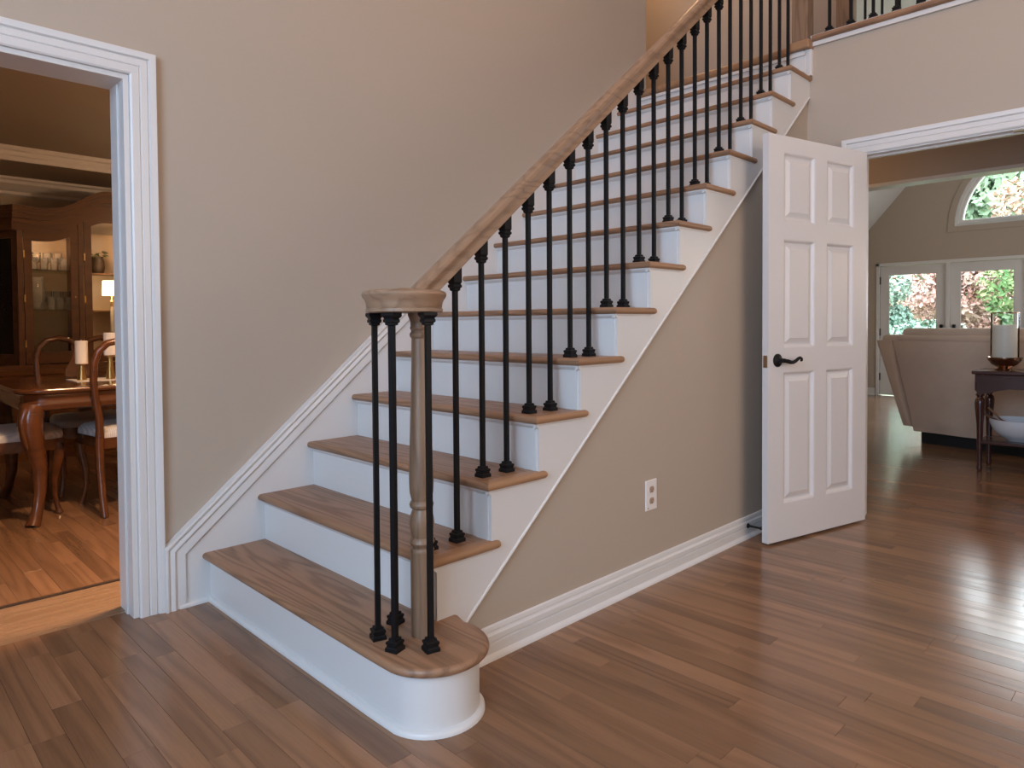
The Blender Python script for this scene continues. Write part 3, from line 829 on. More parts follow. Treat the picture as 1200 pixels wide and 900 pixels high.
win = empty('window_1', (X3, RY, AZ)); struct(win, 'half-round arched window high on the gable wall', 'window')
fnw = YZ(X3)
def arcp(rad, n_=32): return [(RY+rad*math.cos(math.pi*i/n_), AZ+rad*math.sin(math.pi*i/n_)) for i in range(n_+1)]
closed_arc = arcp(AR)
obj('window_frame', MB().sweep(closed_arc, [(0, -.12), (0, -.02), (.04, -.03), (.05, -.05), (.08, -.05), (.09, -.07), (.09, -.12)], fnw, closed=True, side=1), CEIL, win)
obj('window_casing', MB().sweep(closed_arc, [(0, 0), (0, .012), (-.07, .014), (-.078, .010), (-.08, 0)], fnw, closed=True, side=1), WALL, win)
inner = arcp(AR-.08)
k = len(inner)
obj('pane', MB().prism(inner, YZb(X3), .085, .09), PANE, win)

# ------------------------------------------------------------------ outside: lawn and trees
struct(obj('ground', MB().box(X3+.2, 45, -25, 25, -.6, -.3), LAWN), 'lawn outside the family room windows', 'ground')
def tree(name, label, x, y, z0, h, rx, mat, n_, leaf, seed, lowz=0.25):
    rng = random.Random(seed)
    t = thing(name, (x, y, z0), label, 'tree', 'trees and shrubs outside the windows')
    obj('trunk', MB().tube([(x, y, z0), (x+.1, y+.05, z0+h*.45), (x-.05, y, z0+h*.8)], [rx*.07, rx*.05, rx*.02], 7), BARK, t)
    blobs = []
    for i in range(14):
        a = rng.random()*6.283; q = rng.random()**.5*rx*.75; zz = z0+h*(lowz+(.95-lowz)*rng.random())
        sh = 1-.55*abs((zz-z0)/h-.5)
        blobs.append((x+q*math.cos(a)*sh, y+q*math.sin(a)*sh, zz, rx*(.28+.22*rng.random())))
    vs, fs = [], []
    for i in range(n_):
        bx, by, bz, br = rng.choice(blobs)
        d = Vector((rng.gauss(0, 1), rng.gauss(0, 1), rng.gauss(0, 1))).normalized()
        p = Vector((bx, by, bz)) + d*br*(.6+.4*rng.random())
        u = Vector((rng.gauss(0, 1), rng.gauss(0, 1), rng.gauss(0, 1))).normalized(); w_ = u.cross(d+Vector((.01, .02, .3))).normalized()
        s = leaf*(.6+.8*rng.random()); o_ = len(vs)
        vs += [p-u*s, p+w_*s*.5+d*s*.15, p+u*s, p-w_*s*.5+d*s*.15]; fs.append((o_, o_+1, o_+2, o_+3))
    me = bpy.data.meshes.new('foliage'); me.from_pydata([tuple(Vector(v)-Vector((x, y, z0))) for v in vs], [], fs); me.materials.append(mat)
    f = bpy.data.objects.new('foliage', me); COL.objects.link(f); f.parent = t; f['kind'] = 'stuff'
tree('shrub', 'pale blue-green shrub seen through the left glass door', 15.2, 2.3, -.4, 2.5, 1.0, LEAFP, 10000, .055, 1, .05)
tree('shrub', 'pale green shrub at the right edge of the left glass door', 13.8, .9, -.4, 1.6, .85, LEAFP, 8000, .055, 2, .05)
tree('maple_tree', 'red maple hanging over the shrubs behind the left glass door', 18.3, 1.2, -.4, 3.7, 1.4, LEAFR, 12000, .065, 3, .3)
tree('maple_tree', 'green and russet maple seen through the right glass door', 15.6, -.9, -.4, 3.0, 1.35, LEAFD, 12000, .06, 4, .1)
tree('maple_tree', 'orange maple filling the lower right of the arched window', 20.5, -.1, -.4, 4.7, 1.7, LEAFO, 13000, .08, 5, .25)
tree('oak_tree', 'light green tree in the upper part of the arched window', 26.5, 3.1, -.5, 7.3, 2.8, LEAFG, 16000, .17, 6, .1)
tree('oak_tree', 'tall blue-green tree at the right of the arched window', 28.5, -3.4, -.5, 11.5, 3.8, LEAFP, 14000, .2, 7, .1)
tree('oak_tree', 'distant pale tree behind the left glass door', 24.5, 6.6, -.5, 7.0, 2.6, LEAFP, 12000, .17, 8, .1)
tree('maple_tree', 'orange maple low at the left of the arched window', 22.0, 4.0, -.5, 5.0, 1.5, LEAFO, 12000, .09, 9, .2)

# ------------------------------------------------------------------ sofa
sofa = thing('sofa', (6.1, -1.0, 0), 'taupe upholstered reclining sofa seen from behind', 'sofa', rz=0.0)
SA = math.radians(14)
sd = Vector((-math.sin(SA), -math.cos(SA), 0)); sf = Vector((math.cos(SA), -math.sin(SA), 0))   # along the back to the right, and facing direction
so_ = Vector((6.10, -.965, 0))
def S(u, f, z): return tuple(so_ + sd*u + sf*f + Vector((0, 0, z)))
def slab(outline_b, f0s, depth, lean=0.0):
    """outline in (u,z); front offset f0s(z)"""
    mb = MB(); k = len(outline_b)
    vs = [S(u, f0s(z), z) for u, z in outline_b] + [S(u, f0s(z)+depth, z) for u, z in outline_b]
    return mb.add(vs, [tuple(range(k)), tuple(range(2*k-1, k-1, -1))] + [(i, i+k, (i+1) % k+k, (i+1) % k) for i in range(k)])
lean = lambda z: .10 - .16*z/.95
SW = 2.1
def grid_back(u0f, u1f, z0, z1, nz, nu, th, wr=0.0):
    mb = MB(); vs = []
    rng = random.Random(3)
    for s in (0, 1):
        for j in range(nz+1):
            z = z0+(z1-z0)*j/nz
            for i in range(nu+1):
                t = i/nu; u = u0f(z)+(u1f(z)-u0f(z))*t
                puff = -.035*(1-(2*t-1)**6)*(1-(2*j/nz-1)**4) if s == 0 else 0
                fold = -.012*math.sin(u*16+z*14)*max(0, 1-z/.42) if s == 0 else 0
                vs.append(S(u, lean(z)+puff+fold+s*th, z))
    q = (nz+1)*(nu+1); fs = []
    for j in range(nz):
        for i in range(nu):
            a = j*(nu+1)+i; fs.append((a, a+1, a+nu+2, a+nu+1)); fs.append((q+a, q+a+nu+1, q+a+nu+2, q+a+1))
    for i in range(nu):
        fs.append((i, q+i, q+i+1, i+1)); a = nz*(nu+1)+i; fs.append((a, a+1, q+a+1, q+a))
    for j in range(nz):
        a = j*(nu+1); fs.append((a, a+nu+1, q+a+nu+1, q+a)); a += nu; fs.append((a, q+a, q+a+nu+1, a+nu+1))
    return mb.add(vs, fs)
edge = lambda z: -.14*(z-.1)/.9
obj('back_panel', grid_back(lambda z: .0+edge(z)*.95, lambda z: SW, .11, .93, 16, 40, .16), SOFAF, sofa, smooth=60)
wingw = lambda z: .075+.08*z/.95
obj('arm', grid_back(lambda z: edge(z)*.95-wingw(z), lambda z: edge(z)*.95-.012, .15, .935, 16, 6, .75), SOFAF, sofa, smooth=60)
obj('arm', grid_back(lambda z: SW+.006, lambda z: SW+.12, .15, .935, 16, 6, .75), SOFAF, sofa, smooth=60)
def cushion(name, u0, u1, f0, f1, z0, z1, parent):
    mb = MB(); nu, nf = 14, 8; vs = []
    mb2 = MB()
    pts = [S(u0, f0, z0), S(u1, f0, z0), S(u1, f1, z0), S(u0, f1, z0), S(u0, f0, z1), S(u1, f0, z1), S(u1, f1, z1), S(u0, f1, z1)]
    mb2.add(pts, [(0,3,2,1),(4,5,6,7),(0,1,5,4),(1,2,6,5),(2,3,7,6),(3,0,4,7)])
    return obj(name, mb2, SOFAF, parent, bevel=min(.05, (z1-z0)*.45), bseg=4, smooth=60)
cushion('top_cushion', -.09, .94, -.055, .20, .915, .985, sofa)
cushion('top_cushion', .95, SW-.02, -.055, .20, .915, .985, sofa)
cushion('headrest', -.07, .93, -.02, .24, .955, 1.045, sofa)
cushion('headrest', .96, SW-.03, -.02, .24, .955, 1.045, sofa)
cushion('arm_top', -.27, -.11, .0, .70, .90, .985, sofa)
cushion('seat_cushion', .0, 1.02, .28, .85, .22, .48, sofa)
cushion('seat_cushion', 1.04, SW, .28, .85, .22, .48, sofa)
bm_ = MB().add([S(.02, .16, .0), S(SW, .16, .0), S(SW, .8, .0), S(.02, .8, .0), S(.02, .16, .14), S(SW, .16, .14), S(SW, .8, .14), S(.02, .8, .14)], [(0,3,2,1),(4,5,6,7),(0,1,5,4),(1,2,6,5),(2,3,7,6),(3,0,4,7)])
obj('base', bm_, BLACKB, sofa)

# ------------------------------------------------------------------ console table with hurricane candle and bowl
CXa, CXb, CYa, CYb = 5.15, 5.52, -1.645, -2.95
con = thing('console_table', ((CXa+CXb)/2, (CYa+CYb)/2, 0), 'dark wood console table with turned legs behind the sofa', 'table')
obj('tabletop', MB().box(CXa-.02, CXb+.02, CYa+.012, CYb-.012, .715, .742), CONS, con, bevel=.008, bseg=3)
def apron_x(x):
    P_ = [(CYa-.02, .712), (CYb+.02, .712), (CYb+.02, .56)]
    L_ = CYa-CYb-.04
    for i in range(21):
        t = i/20; yy = CYb+.02+L_*t; e = min(t, 1-t)
        P_.append((yy, .565+.05*smooth01(e/.16)))
    return MB().prism(P_, YZ(x), 0, .02)
obj('apron', apron_x(CXa+.02), CONS, con); obj('apron', apron_x(CXb), CONS, con)
for yy in (CYa-.015, CYb+.035):
    obj('apron', MB().box(CXa+.02, CXb-.02, yy-.02, yy, .58, .713), CONS, con)
legp = [(.013, 0), (.018, .012), (.018, .03), (.014, .045), (.016, .06), (.018, .2), (.022, .35), (.031, .45), (.034, .50), (.030, .53), (.019, .545), (.019, .552), (.028, .56), (.028, .568), (.018, .575), (.018, .582), (.027, .588), (.027, .595)]
for x in (CXa+.03, CXb-.03):
    for y in (CYa-.035, CYb+.035):
        m = MB().lathe(legp, (x, y, 0), 14); m.box(x-.028, x+.028, y-.028, y+.028, .595, .713)
        obj('leg', m, CONS, con, smooth=35)
obj('lower_shelf', MB().box(CXa+.015, CXb-.015, CYa-.02, CYb+.02, .205, .228), CONS, con, bevel=.005)
hx, hy = 5.335, -1.80
hc = thing('hurricane_candle_holder', (hx, hy, .742), 'tall clear glass hurricane on a bronze bowl base on the console', 'candle holder')
obj('bowl_base', MB().lathe([(0, .742), (.06, .742), (.062, .750), (.04, .758), (.045, .765), (.08, .785), (.105, .815), (.112, .835), (.112, .838), (.085, .826), (.0, .81)], (hx, hy, 0), 28, cap=False), BRONZE, hc, smooth=40)
obj('glass_cylinder', MB().lathe([(.088, .835), (.088, 1.165), (.084, 1.165), (.084, .835)], (hx, hy, 0), 28, cap=False), THING, hc, smooth=40)
obj('rim', MB().lathe([(.0885, 1.160), (.0885, 1.168), (.0835, 1.168), (.0835, 1.160)], (hx, hy, 0), 28, cap=False), BRONZE, hc, smooth=40)
tag(obj('pillar_candle', MB().lathe([(0, .832), (.073, .832), (.076, .836), (.076, 1.07), (.070, 1.076), (0, 1.070)], (hx, hy, 0), 28, cap=False).tube([(hx, hy, 1.07), (hx, hy, 1.085)], .0015, 6), WAX, smooth=40, loc=(hx, hy, .832)), 'thick ivory pillar candle inside the glass hurricane', 'candle')
bx, by = 5.335, -1.90
tag(obj('serving_bowl', MB().lathe([(0, .229), (.075, .229), (.08, .236), (.12, .255), (.165, .30), (.185, .35), (.19, .385), (.186, .386), (.16, .31), (.10, .255), (0, .245)], (bx, by, 0), 32, cap=False), CERAM, smooth=50, loc=(bx, by, .229)), 'white ceramic bowl on the lower shelf of the console', 'bowl')
sv = tag(obj('serving_spoon', MB().tube([(bx-.02, by+.0, .30), (bx-.07, by+.12, .372), (bx-.13, by+.215, .43)], [.014, .010, .012], 8, flat=(1.3, .7)), WALNUT, smooth=50, loc=(bx-.1, by+.2, .4)), 'wooden server leaning over the left rim of the white bowl', 'utensil')
sv = tag(obj('serving_spoon', MB().tube([(bx+.03, by-.02, .30), (bx+.0, by+.12, .375), (bx-.03, by+.19, .46)], [.014, .010, .012], 8, flat=(1.3, .7)), WALNUT, smooth=50, loc=(bx, by+.15, .4)), 'wooden server standing up inside the white bowl', 'utensil')

# ------------------------------------------------------------------ dining furniture
TX0, TX1, TY0, TY1, TZ = -.10, 2.0, 1.665, 2.72, .765
def rrect(x0, x1, y0, y1, c, n_=6):
    pts = []
    for cx, cy, a in ((x1-c, y1-c, 0), (x0+c, y1-c, 90), (x0+c, y0+c, 180), (x1-c, y0+c, 270)):
        for i in range(n_+1):
            t = math.radians(a+90*i/n_); pts.append((cx+c*math.cos(t), cy+c*math.sin(t)))
    return pts
tbl = thing('dining_table', ((TX0+TX1)/2, (TY0+TY1)/2, 0), 'polished cherry dining table with carved cabriole legs', 'table')
def stack(levels, c):
    return ring_solid([(rrect(TX0+i, TX1-i, TY0+i, TY1-i, c-i*.5), z) for i, z in levels])
obj('tabletop', stack([(.014, TZ-.030), (.004, TZ-.026), (0, TZ-.018), (.0, TZ-.010), (.006, TZ-.002), (.016, TZ)], .14), MAHOG, tbl, smooth=40)
obj('apron', stack([(.045, TZ-.125), (.028, TZ-.118), (.022, TZ-.10), (.022, TZ-.085), (.032, TZ-.070), (.030, TZ-.045), (.02, TZ-.032)], .13), MAHOG, tbl, smooth=40)
def cabriole(x, y, dx, dy, top, k=1.0):
    """leg bowing outward along (dx,dy)"""
    n = math.hypot(dx, dy); dx, dy = dx/n, dy/n
    prof = [(0, .035, .030), (.035, .020, .026), (.08, .004, .022), (.18, -.016, .024), (.32, -.014, .031), (.44, .012, .040), (.54, .034, .048), (.60, .034, .050), (top, .016, .045)]
    pts = [(x+dx*o_*k, y+dy*o_*k, z*top/.66) if i < 8 else (x+dx*o_*k, y+dy*o_*k, top) for i, (z, o_, r_) in enumerate(prof)]
    return MB().tube(pts, [p[2]*k for p in prof], 10)
for lx, dx in ((TX0+.095, -1), (TX1-.095, 1)):
    for ly, dy in ((TY0+.09, -1), (TY1-.09, 1)):
        lg = obj('leg', cabriole(lx, ly, dx, dy, TZ-.10, 1.3), MAHOG, tbl, smooth=60)
        n = math.sqrt(2); ux, uy = dx/n, dy/n
        obj('knee_carving', MB().tube([(lx+ux*.075, ly+uy*.075, .655), (lx+ux*.108, ly+uy*.108, .60), (lx+ux*.107, ly+uy*.107, .54), (lx+ux*.085, ly+uy*.085, .47), (lx+ux*.068, ly+uy*.068, .43)], [.024, .017, .012, .014, .005], 7), MAHOG, lg, smooth=60)
# chairs: facing +y in local space
def make_chair():
    t = empty('dining_chair')
    sm = MB()
    outline = [(-.215, -.20), (.215, -.20), (.235, -.02), (.262, .16), (.24, .215), (.12, .245), (0, .252), (-.12, .245), (-.24, .215), (-.262, .16), (-.235, -.02)]
    def ring(s, z): return [(x*s, (y-.02)*s+.02, z) for x, y in outline]
    k = len(outline)
    lv = [(1.0, .445), (1.005, .465), (.985, .487), (.92, .502), (.70, .512), (.3, .516)]
    vs = []
    for s, z in lv: vs += ring(s, z)
    fs = [tuple(range(k-1, -1, -1)), tuple(range((len(lv)-1)*k, len(lv)*k))]
    for j in range(len(lv)-1): fs += [(j*k+i, j*k+(i+1) % k, (j+1)*k+(i+1) % k, (j+1)*k+i) for i in range(k)]
    obj('seat', MB().add(vs, fs), SEATF, t, smooth=60, local=True)
    vs = ring(1.012, .385) + ring(1.02, .40) + ring(1.025, .45)
    fs = [tuple(range(k-1, -1, -1)), tuple(range(2*k, 3*k))]
    for j in range(2): fs += [(j*k+i, j*k+(i+1) % k, (j+1)*k+(i+1) % k, (j+1)*k+i) for i in range(k)]
    obj('seat_rail', MB().add(vs, fs), MAHOG, t, smooth=40, local=True)
    for s in (-1, 1):
        obj('front_leg', cabriole(s*.225, .185, s, .9, .42, .62), MAHOG, t, smooth=60, local=True)
        pts = [(s*.232, -.29, 0), (s*.235, -.255, .12), (s*.236, -.225, .28), (s*.235, -.215, .42), (s*.232, -.218, .50), (s*.238, -.232, .58), (s*.258, -.25, .68), (s*.272, -.268, .80), (s*.270, -.285, .90), (s*.250, -.297, .968), (s*.205, -.303, 1.012), (s*.130, -.305, 1.028), (s*.065, -.304, 1.012), (s*.03, -.302, .985), (0, -.301, .970)]
        obj('back_leg', MB().tube(pts, [.019, .021, .023, .025, .024, .022, .020, .020, .020, .020, .020, .020, .020, .020, .020], 8), MAHOG, t, smooth=60, local=True)
    half = [(.045, .46), (.04, .52), (.05, .58), (.085, .66), (.105, .74), (.095, .81), (.06, .87), (.045, .92), (.055, .96), (.05, 1.0)]
    poly = [(x, z) for x, z in half] + [(-x, z) for x, z in reversed(half)]
    yb = lambda z: -.205 - .10*smooth01((z-.45)/.5)
    mb = MB(); k = len(poly)
    vs = [(x, yb(z)-.007, z) for x, z in poly] + [(x, yb(z)+.007, z) for x, z in poly]
    n_ = len(half)
    fs = []
    for i in range(n_-1):
        a, b, c_, d = i, i+1, k-2-i, k-1-i
        fs += [(a, b, c_, d), (a+k, d+k, c_+k, b+k)]
    fs += [(i, i+k, (i+1) % k+k, (i+1) % k) for i in range(k)]
    obj('splat', mb.add(vs, fs), MAHOG, t, smooth=50, local=True)
    return t
ch = make_chair()
spots = [(.53, 1.925, 0, 'cherry dining chair at the near side of the table with its back toward the doorway'),
         (-.06, 2.19, -math.pi/2, 'cherry dining chair tucked under the left end of the table'),
         (.47, 2.585, math.pi, 'cherry dining chair on the cabinet side of the table behind the candles'),
         (1.45, 1.925, 0, 'second cherry dining chair along the near side of the table'),
         (1.45, 2.585, math.pi, 'second cherry dining chair along the cabinet side of the table')]
for i, (x, y, a, lab) in enumerate(spots):
    c = ch if i == 0 else copy_tree(ch)
    c.location = (x, y, 0); c.rotation_euler = (0, 0, a)
    tag(c, lab, 'chair', 'dining chairs around the table')
# table runner and candles
rn = MB().box(.265, 1.62, 2.06, 2.34, TZ+.0005, TZ+.004)
tag(obj('table_runner', rn, CLOTH, loc=(.9, 2.2, TZ)), 'white linen runner lying on the dining table', 'table runner')
def holder(x, y, h, lab, lab2, rc=.036, hc_=.145):
    tag(obj('candlestick', MB().lathe([(0, 0), (.027, 0), (.027, .003), (.014, h*.75), (.0135, h*.9), (.034, h*.95), (.036, h), (.034, h), (0, h-.003)], (x, y, TZ+.004), 24, cap=False), BRASS, smooth=40, loc=(x, y, TZ+.004)), lab, 'candle holder', 'gold candlesticks on the table')
    zt = TZ+.004+h
    tag(obj('pillar_candle', MB().lathe([(0, 0), (rc, 0), (rc, hc_-.004), (rc-.004, hc_), (.01, hc_-.003), (0, hc_-.003)], (x, y, zt), 24, cap=False).tube([(x, y, zt+hc_-.004), (x, y, zt+hc_+.008)], .0012, 5), WAX, smooth=40, loc=(x, y, zt)), lab2, 'candle', 'ivory pillar candles on the table')
holder(.322, 2.195, .105, 'shorter gold cone candlestick nearer the left end of the table', 'ivory pillar candle on the shorter gold candlestick')
holder(.476, 2.16, .155, 'taller gold cone candlestick right of the shorter one', 'ivory pillar candle on the taller gold candlestick')
tag(obj('napkin_ring', MB().lathe([(.016, 0), (.019, .006), (.019, .018), (.016, .024), (.014, .012)], (.565, 2.14, TZ+.004), 18, cap=False), BRASS, smooth=40, loc=(.565, 2.14, TZ)), 'small gold ring beside the taller candlestick', 'ring')

# ------------------------------------------------------------------ china cabinet
KY = 4.10                            # front plane
KX0, KX1 = .32, 2.10; KC = (KX0+KX1)/2
KB = 4.56                            # back
cab = thing('china_cabinet', (KC, 4.33, 0), 'large cherry china cabinet with curved cornice and glass doors', 'cabinet')
def ctop(x):                         # height of the cornice crest
    d = abs(x-KC)
    return 2.115 + .19*smooth01((.66-d)/.42) - .012*math.sin(max(0, min(1, (.9-d)/.28))*math.pi)
def fx(n_=48): return [KX0-.05 + (KX1-KX0+.1)*i/n_ for i in range(n_+1)]
def curved(z0f, z1f, y0, y1, xs_):
    mb = MB()
    for a, b in zip(xs_[:-1], xs_[1:]):
        mb.add([(a, y0, z0f(a)), (b, y0, z0f(b)), (b, y1, z0f(b)), (a, y1, z0f(a)), (a, y0, z1f(a)), (b, y0, z1f(b)), (b, y1, z1f(b)), (a, y1, z1f(a))],
               [(0, 3, 2, 1), (4, 5, 6, 7), (0, 1, 5, 4), (2, 3, 7, 6)] + ([(3, 0, 4, 7)] if a == xs_[0] else []) + ([(1, 2, 6, 5)] if b == xs_[-1] else []))
    return mb
lay_ = [(-.035, 0, .075), (-.06, -.035, .06), (-.085, -.06, .042), (-.10, -.085, .052), (-.135, -.10, .022), (-.20, -.135, .008)]
for a, b, d in lay_:
    obj('cornice', curved(lambda x, a=a: ctop(x)+a, lambda x, b=b: ctop(x)+b, KY-d, KB, fx()), CABW, cab)
    for xs_, sgn in ((KX0, -1), (KX1, 1)):
        z0_, z1_ = ctop(xs_)+a, ctop(xs_)+b
        obj('cornice', MB().prism([(xs_+sgn*.05, KY-d), (xs_+sgn*(.24+d), KB), (xs_, KB), (xs_, KY-d+.01)], XY, z0_, z1_), CABW, cab)
# carcass: side panels with glass, uprights, bottom, back, base
obj('back_panel', MB().box(.15, KX1+.17, KB-.012, KB, .78, 1.98), CREAMB, cab)
for xs_, sgn in ((KX0, -1), (KX1, 1)):
    # canted side: front upright, rear upright, rails and glass
    xr = xs_+sgn*.19
    fn = lambda u, v, d, xs_=xs_, xr=xr: (xs_+(xr-xs_)*u, KY+.02+(KB-KY-.02)*u, v)
    side = MB()
    for u0, u1, z0, z1 in ((0, .2, .78, 1.98), (.8, 1, .78, 1.98), (.2, .8, .78, .88), (.2, .8, 1.86, 1.98)):
        q0, q1 = fn(u0, 0, 0), fn(u1, 0, 0); o_ = sgn*.012
        side.add([(q0[0], q0[1], z0), (q1[0], q1[1], z0), (q1[0]-o_*2, q1[1], z0), (q0[0]-o_*2, q0[1], z0), (q0[0], q0[1], z1), (q1[0], q1[1], z1), (q1[0]-o_*2, q1[1], z1), (q0[0]-o_*2, q0[1], z1)],
                 [(0,3,2,1),(4,5,6,7),(0,1,5,4),(1,2,6,5),(2,3,7,6),(3,0,4,7)])
    sp = obj('side_panel', side, CABW, cab)
    q0, q1 = fn(.2, 0, 0), fn(.8, 0, 0)
    obj('pane', MB().add([(q0[0]-sgn*.01, q0[1], .88), (q1[0]-sgn*.01, q1[1], .88), (q1[0]-sgn*.01, q1[1], 1.86), (q0[0]-sgn*.01, q0[1], 1.86), (q0[0]-sgn*.014, q0[1], .88), (q1[0]-sgn*.014, q1[1], .88), (q1[0]-sgn*.014, q1[1], 1.86), (q0[0]-sgn*.014, q0[1], 1.86)],
              [(0,3,2,1),(4,5,6,7),(0,1,5,4),(1,2,6,5),(2,3,7,6),(3,0,4,7)]), PANE, sp)
obj('upright', curved(lambda x: .78, lambda x: ctop(x)-.15, KY, KY+.05, [KX0-.015, KX0+.025]), CABW, cab)
obj('upright', curved(lambda x: .78, lambda x: ctop(x)-.15, KY, KY+.05, [KX1-.025, KX1+.015]), CABW, cab)
for xu in (.765, KX0+KX1-.765):
    obj('upright', curved(lambda x: .78, lambda x: ctop(x)-.15, KY, KY+.05, [xu-.018, xu+.018]), CABW, cab)
obj('bottom', MB().box(.14, KX1+.18, KY-.02, KB, .755, .79), CABW, cab)
base = ring_solid([(rrect(.06, KX1+.24, KY-.10, KB, .05), 0), (rrect(.06, KX1+.24, KY-.10, KB, .05), .08), (rrect(.09, KX1+.21, KY-.07, KB, .05), .09), (rrect(.09, KX1+.21, KY-.07, KB, .05), .66),
                   (rrect(.05, KX1+.25, KY-.11, KB, .05), .675), (rrect(.05, KX1+.25, KY-.11, KB, .05), .70), (rrect(.09, KX1+.21, KY-.07, KB, .05), .715), (rrect(.11, KX1+.19, KY-.05, KB, .05), .755)])
obj('base_cabinet', base, CABW, cab, smooth=30)
for i, (a, b) in enumerate(((.20, .74), (.78, 1.64), (1.68, 2.20))):
    d = obj('base_door', MB().box(a, b, KY-.085, KY-.07, .13, .63), CABW, cab, bevel=.006)
    obj('knob', MB().lathe([(0, 0), (.008, 0), (.008, .012), (.014, .018), (.012, .026), (0, .028)], (b-.05, KY-.086, .42), 12, cap=False), BRASS, d)
def cab_door(a, b, hinge_left):
    gz0 = .90; st = .055
    topf = lambda x: ctop(x)-.1995
    mb = curved(lambda x: .80, topf, KY-.006, KY+.022, [a, a+st])
    m2 = curved(lambda x: .80, topf, KY-.006, KY+.022, [b-st, b]); mb.add(m2.v, m2.f)
    xs_ = [a+st+(b-a-2*st)*i/12 for i in range(13)]
    m2 = curved(lambda x: .80, lambda x: gz0, KY-.006, KY+.022, xs_[::12]); mb.add(m2.v, m2.f)
    m2 = curved(lambda x: topf(x)-.07, topf, KY-.006, KY+.022, xs_); mb.add(m2.v, m2.f)
    d = obj('door', mb, CABW, cab)
    m2 = curved(lambda x: gz0, lambda x: topf(x)-.07, KY+.008, KY+.012, xs_)
    obj('pane', m2, PANE, d)
    hx_ = a if hinge_left else b
    for z in (.97, 1.35, 1.72): obj('hinge', MB().box(hx_-.005, hx_+.005, KY-.012, KY-.006, z-.03, z+.03), BRASS, d)
    kx = b-.025 if hinge_left else a+.025
    obj('knob', MB().lathe([(0, 0), (.006, .004), (.006, .012), (0, .014)], (kx, KY-.012, 1.36), 8, cap=False), BRASS, d)
cab_door(KX0+.03, .74, True); cab_door(.79, KC-.002, True); cab_door(KC+.002, KX0+KX1-.79, False); cab_door(KX0+KX1-.74, KX1-.03, False)
for z in (1.26, 1.60):
    obj('shelf', MB().box(.24, .75, KY+.06, KB-.02, z-.008, z), SHELFG, cab)
    obj('shelf', MB().box(.78, KX0+KX1-.78, KY+.22, KB-.02, z-.008, z), CABW, cab)
    obj('shelf', MB().box(KX1-.43, KX1+.10, KY+.06, KB-.02, z-.008, z), SHELFG, cab)
for xp in (.758, KX0+KX1-.758):
    obj('partition', MB().box(xp-.008, xp+.008, KY+.05, KB-.013, .79, 1.96), CABW, cab)
# assumed unseen lights inside the cabinet
for nm, lx, pw in (('assumed_cabinet_light', .52, 4.5), ('assumed_cabinet_light', 1.90, 4.5)):
    point(nm, (lx, KY+.07, 1.895), pw, WARM, .03)
point('assumed_cabinet_light', (1.08, KY+.10, 1.90), 1.6, WARM, .03)
# glassware: stemmed goblets and tumblers, each one a thing
def glass_me(kind):
    if kind == 'goblet': pr_ = [(0, 0), (.030, 0), (.030, .003), (.004, .010), (.004, .065), (.022, .080), (.034, .11), (.033, .165), (.031, .165), (.031, .11), (.018, .083), (0, .078)]
    elif kind == 'tumbler': pr_ = [(0, 0), (.028, 0), (.033, .11), (.031, .11), (.026, .008), (0, .008)]
    elif kind == 'vase': pr_ = [(0, 0), (.055, 0), (.06, .01), (.075, .08), (.08, .17), (.068, .25), (.066, .28), (.063, .28), (.065, .25), (.076, .17), (.07, .08), (.05, .015), (0, .015)]
    else: pr_ = [(0, 0), (.04, 0), (.045, .01), (.075, .05), (.09, .10), (.087, .10), (.07, .05), (.04, .015), (0, .015)]
    me = mesh_of(MB().lathe(pr_, seg=16, cap=False), kind, smooth=40); me.materials.append(CRYST); return me
GM = {k_: glass_me(k_) for k_ in ('goblet', 'tumbler', 'vase', 'bowl')}
GL = {'goblet': 'stemmed crystal goblet', 'tumbler': 'cut crystal tumbler', 'vase': 'tall crystal vase', 'bowl': 'cut crystal bowl'}
PL = {1.60: 'on the upper shelf of the china cabinet', 1.26: 'on the middle shelf of the china cabinet', .791: 'on the bottom of the china cabinet'}
CNT = {}
ORD = ['first', 'second', 'third', 'fourth', 'fifth']
def put(kind, x, y, z, extra='', one=False):
    o = bpy.data.objects.new('crystal_'+kind if kind != 'goblet' else 'goblet', GM[kind]); COL.objects.link(o); o.location = (x, y, z)
    i_ = CNT.get((kind, z), 0); CNT[(kind, z)] = i_+1
    lab = GL[kind]+' '+(extra or PL[z]+('' if one else ', '+ORD[i_]+' from the left'))
    tag(o, lab, 'glass' if kind in ('goblet', 'tumbler') else kind, GL[kind]+'s '+(extra or PL[z]))
for i in range(5): put('tumbler', .37+.075*i, KY+.16, 1.60)
for i in range(4): put('goblet', .41+.08*i, KY+.29, 1.60)
put('vase', .455, KY+.20, 1.26, one=True)
for i in range(3): put('goblet', .565+.07*i, KY+.27, 1.26)
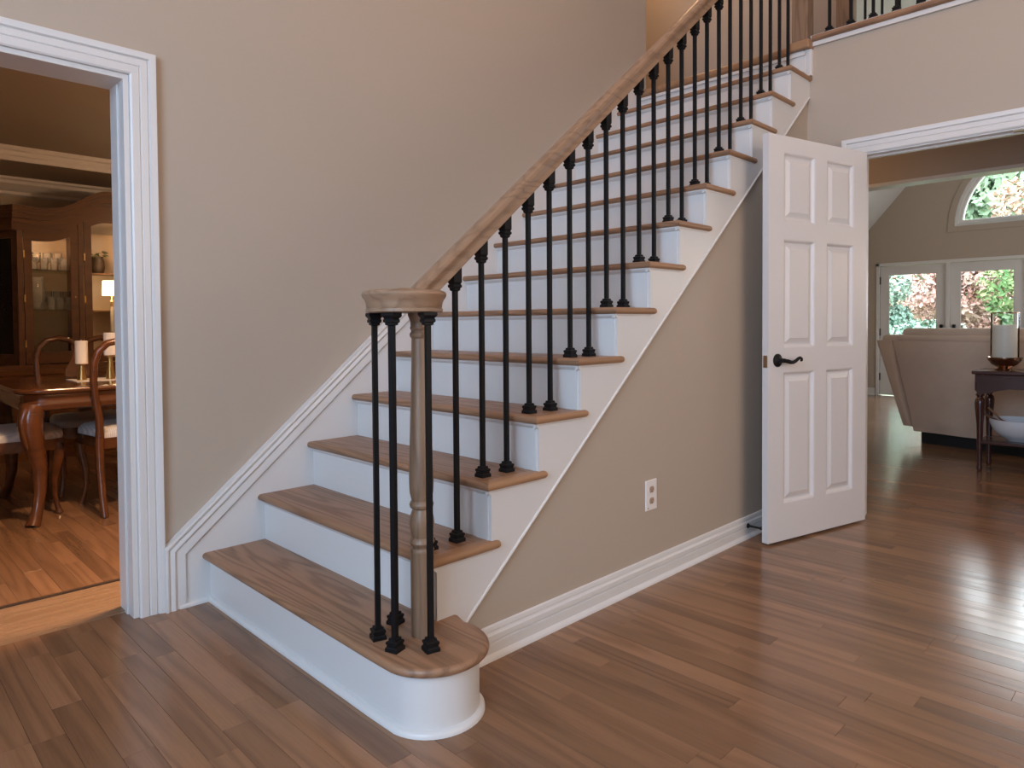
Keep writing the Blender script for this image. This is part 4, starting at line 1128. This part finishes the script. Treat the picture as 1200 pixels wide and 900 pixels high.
for i in range(3): put('tumbler', .56+.072*i, KY+.13, 1.26)
for i in range(2): put('bowl', .46+.19*i, KY+.18, .791)
put('bowl', .89, KY+.22, .791, 'at the foot of the lit cabinet section')
put('goblet', .83, KY+.32, 1.60, 'beside the dark vase in the lit cabinet section')
# dark vase with leaves, standing in for a reflection, and the lit lamp in the middle section
dv = thing('vase', (.97, KY+.33, 1.60), 'dark vase with a low clump of leaves modelled from a reflection in the cabinet glass', 'vase')
obj('vessel', MB().lathe([(0, 0), (.05, 0), (.062, .06), (.058, .12), (.045, .15), (.05, .16), (.046, .16), (0, .14)], (.97, KY+.33, 1.60), 18, cap=False), DARKW, dv, smooth=40)
mb = MB(); rng = random.Random(5)
for i in range(36):
    p = Vector((.97+rng.uniform(-.09, .09), KY+.33+rng.uniform(-.06, .06), 1.755+rng.uniform(0, .05))); s = .018
    a = rng.random()*6.28; u = Vector((math.cos(a), math.sin(a), .3))*s; w_ = Vector((-math.sin(a), math.cos(a), .4))*s
    mb.add([p-u, p+w_, p+u, p-w_, p+Vector((0, 0, .003))], [(0, 1, 4), (1, 2, 4), (2, 3, 4), (3, 0, 4)])
obj('leaves', mb, LEAFD, dv)
lx, ly = 1.025, KY+.10
lp = thing('table_lamp', (lx, ly, .79), 'small lit lamp with white shade and candle body behind the cabinet glass', 'lamp')
obj('base', MB().lathe([(0, 0), (.05, 0), (.05, .012), (.02, .025), (.016, .05)], (lx, ly, .79), 20), BRASS, lp, smooth=40)
obj('body', MB().lathe([(.0, .04), (.016, .04), (.015, .50), (.0, .50)], (lx, ly, .79), 16, cap=False), WAX, lp, smooth=40)
obj('neck', MB().lathe([(.006, .49), (.012, .52), (.006, .535), (.014, .55), (.006, .565), (.005, .63)], (lx, ly, .79), 14), BRASS, lp, smooth=40)
obj('shade', MB().lathe([(.078, .605), (.072, .735), (.070, .735), (.076, .605)], (lx, ly, .79), 28, cap=False), SHADE, lp, smooth=40)
point('lamp_bulb', (lx, ly, .79+.66), 4.0, WARM, .03)
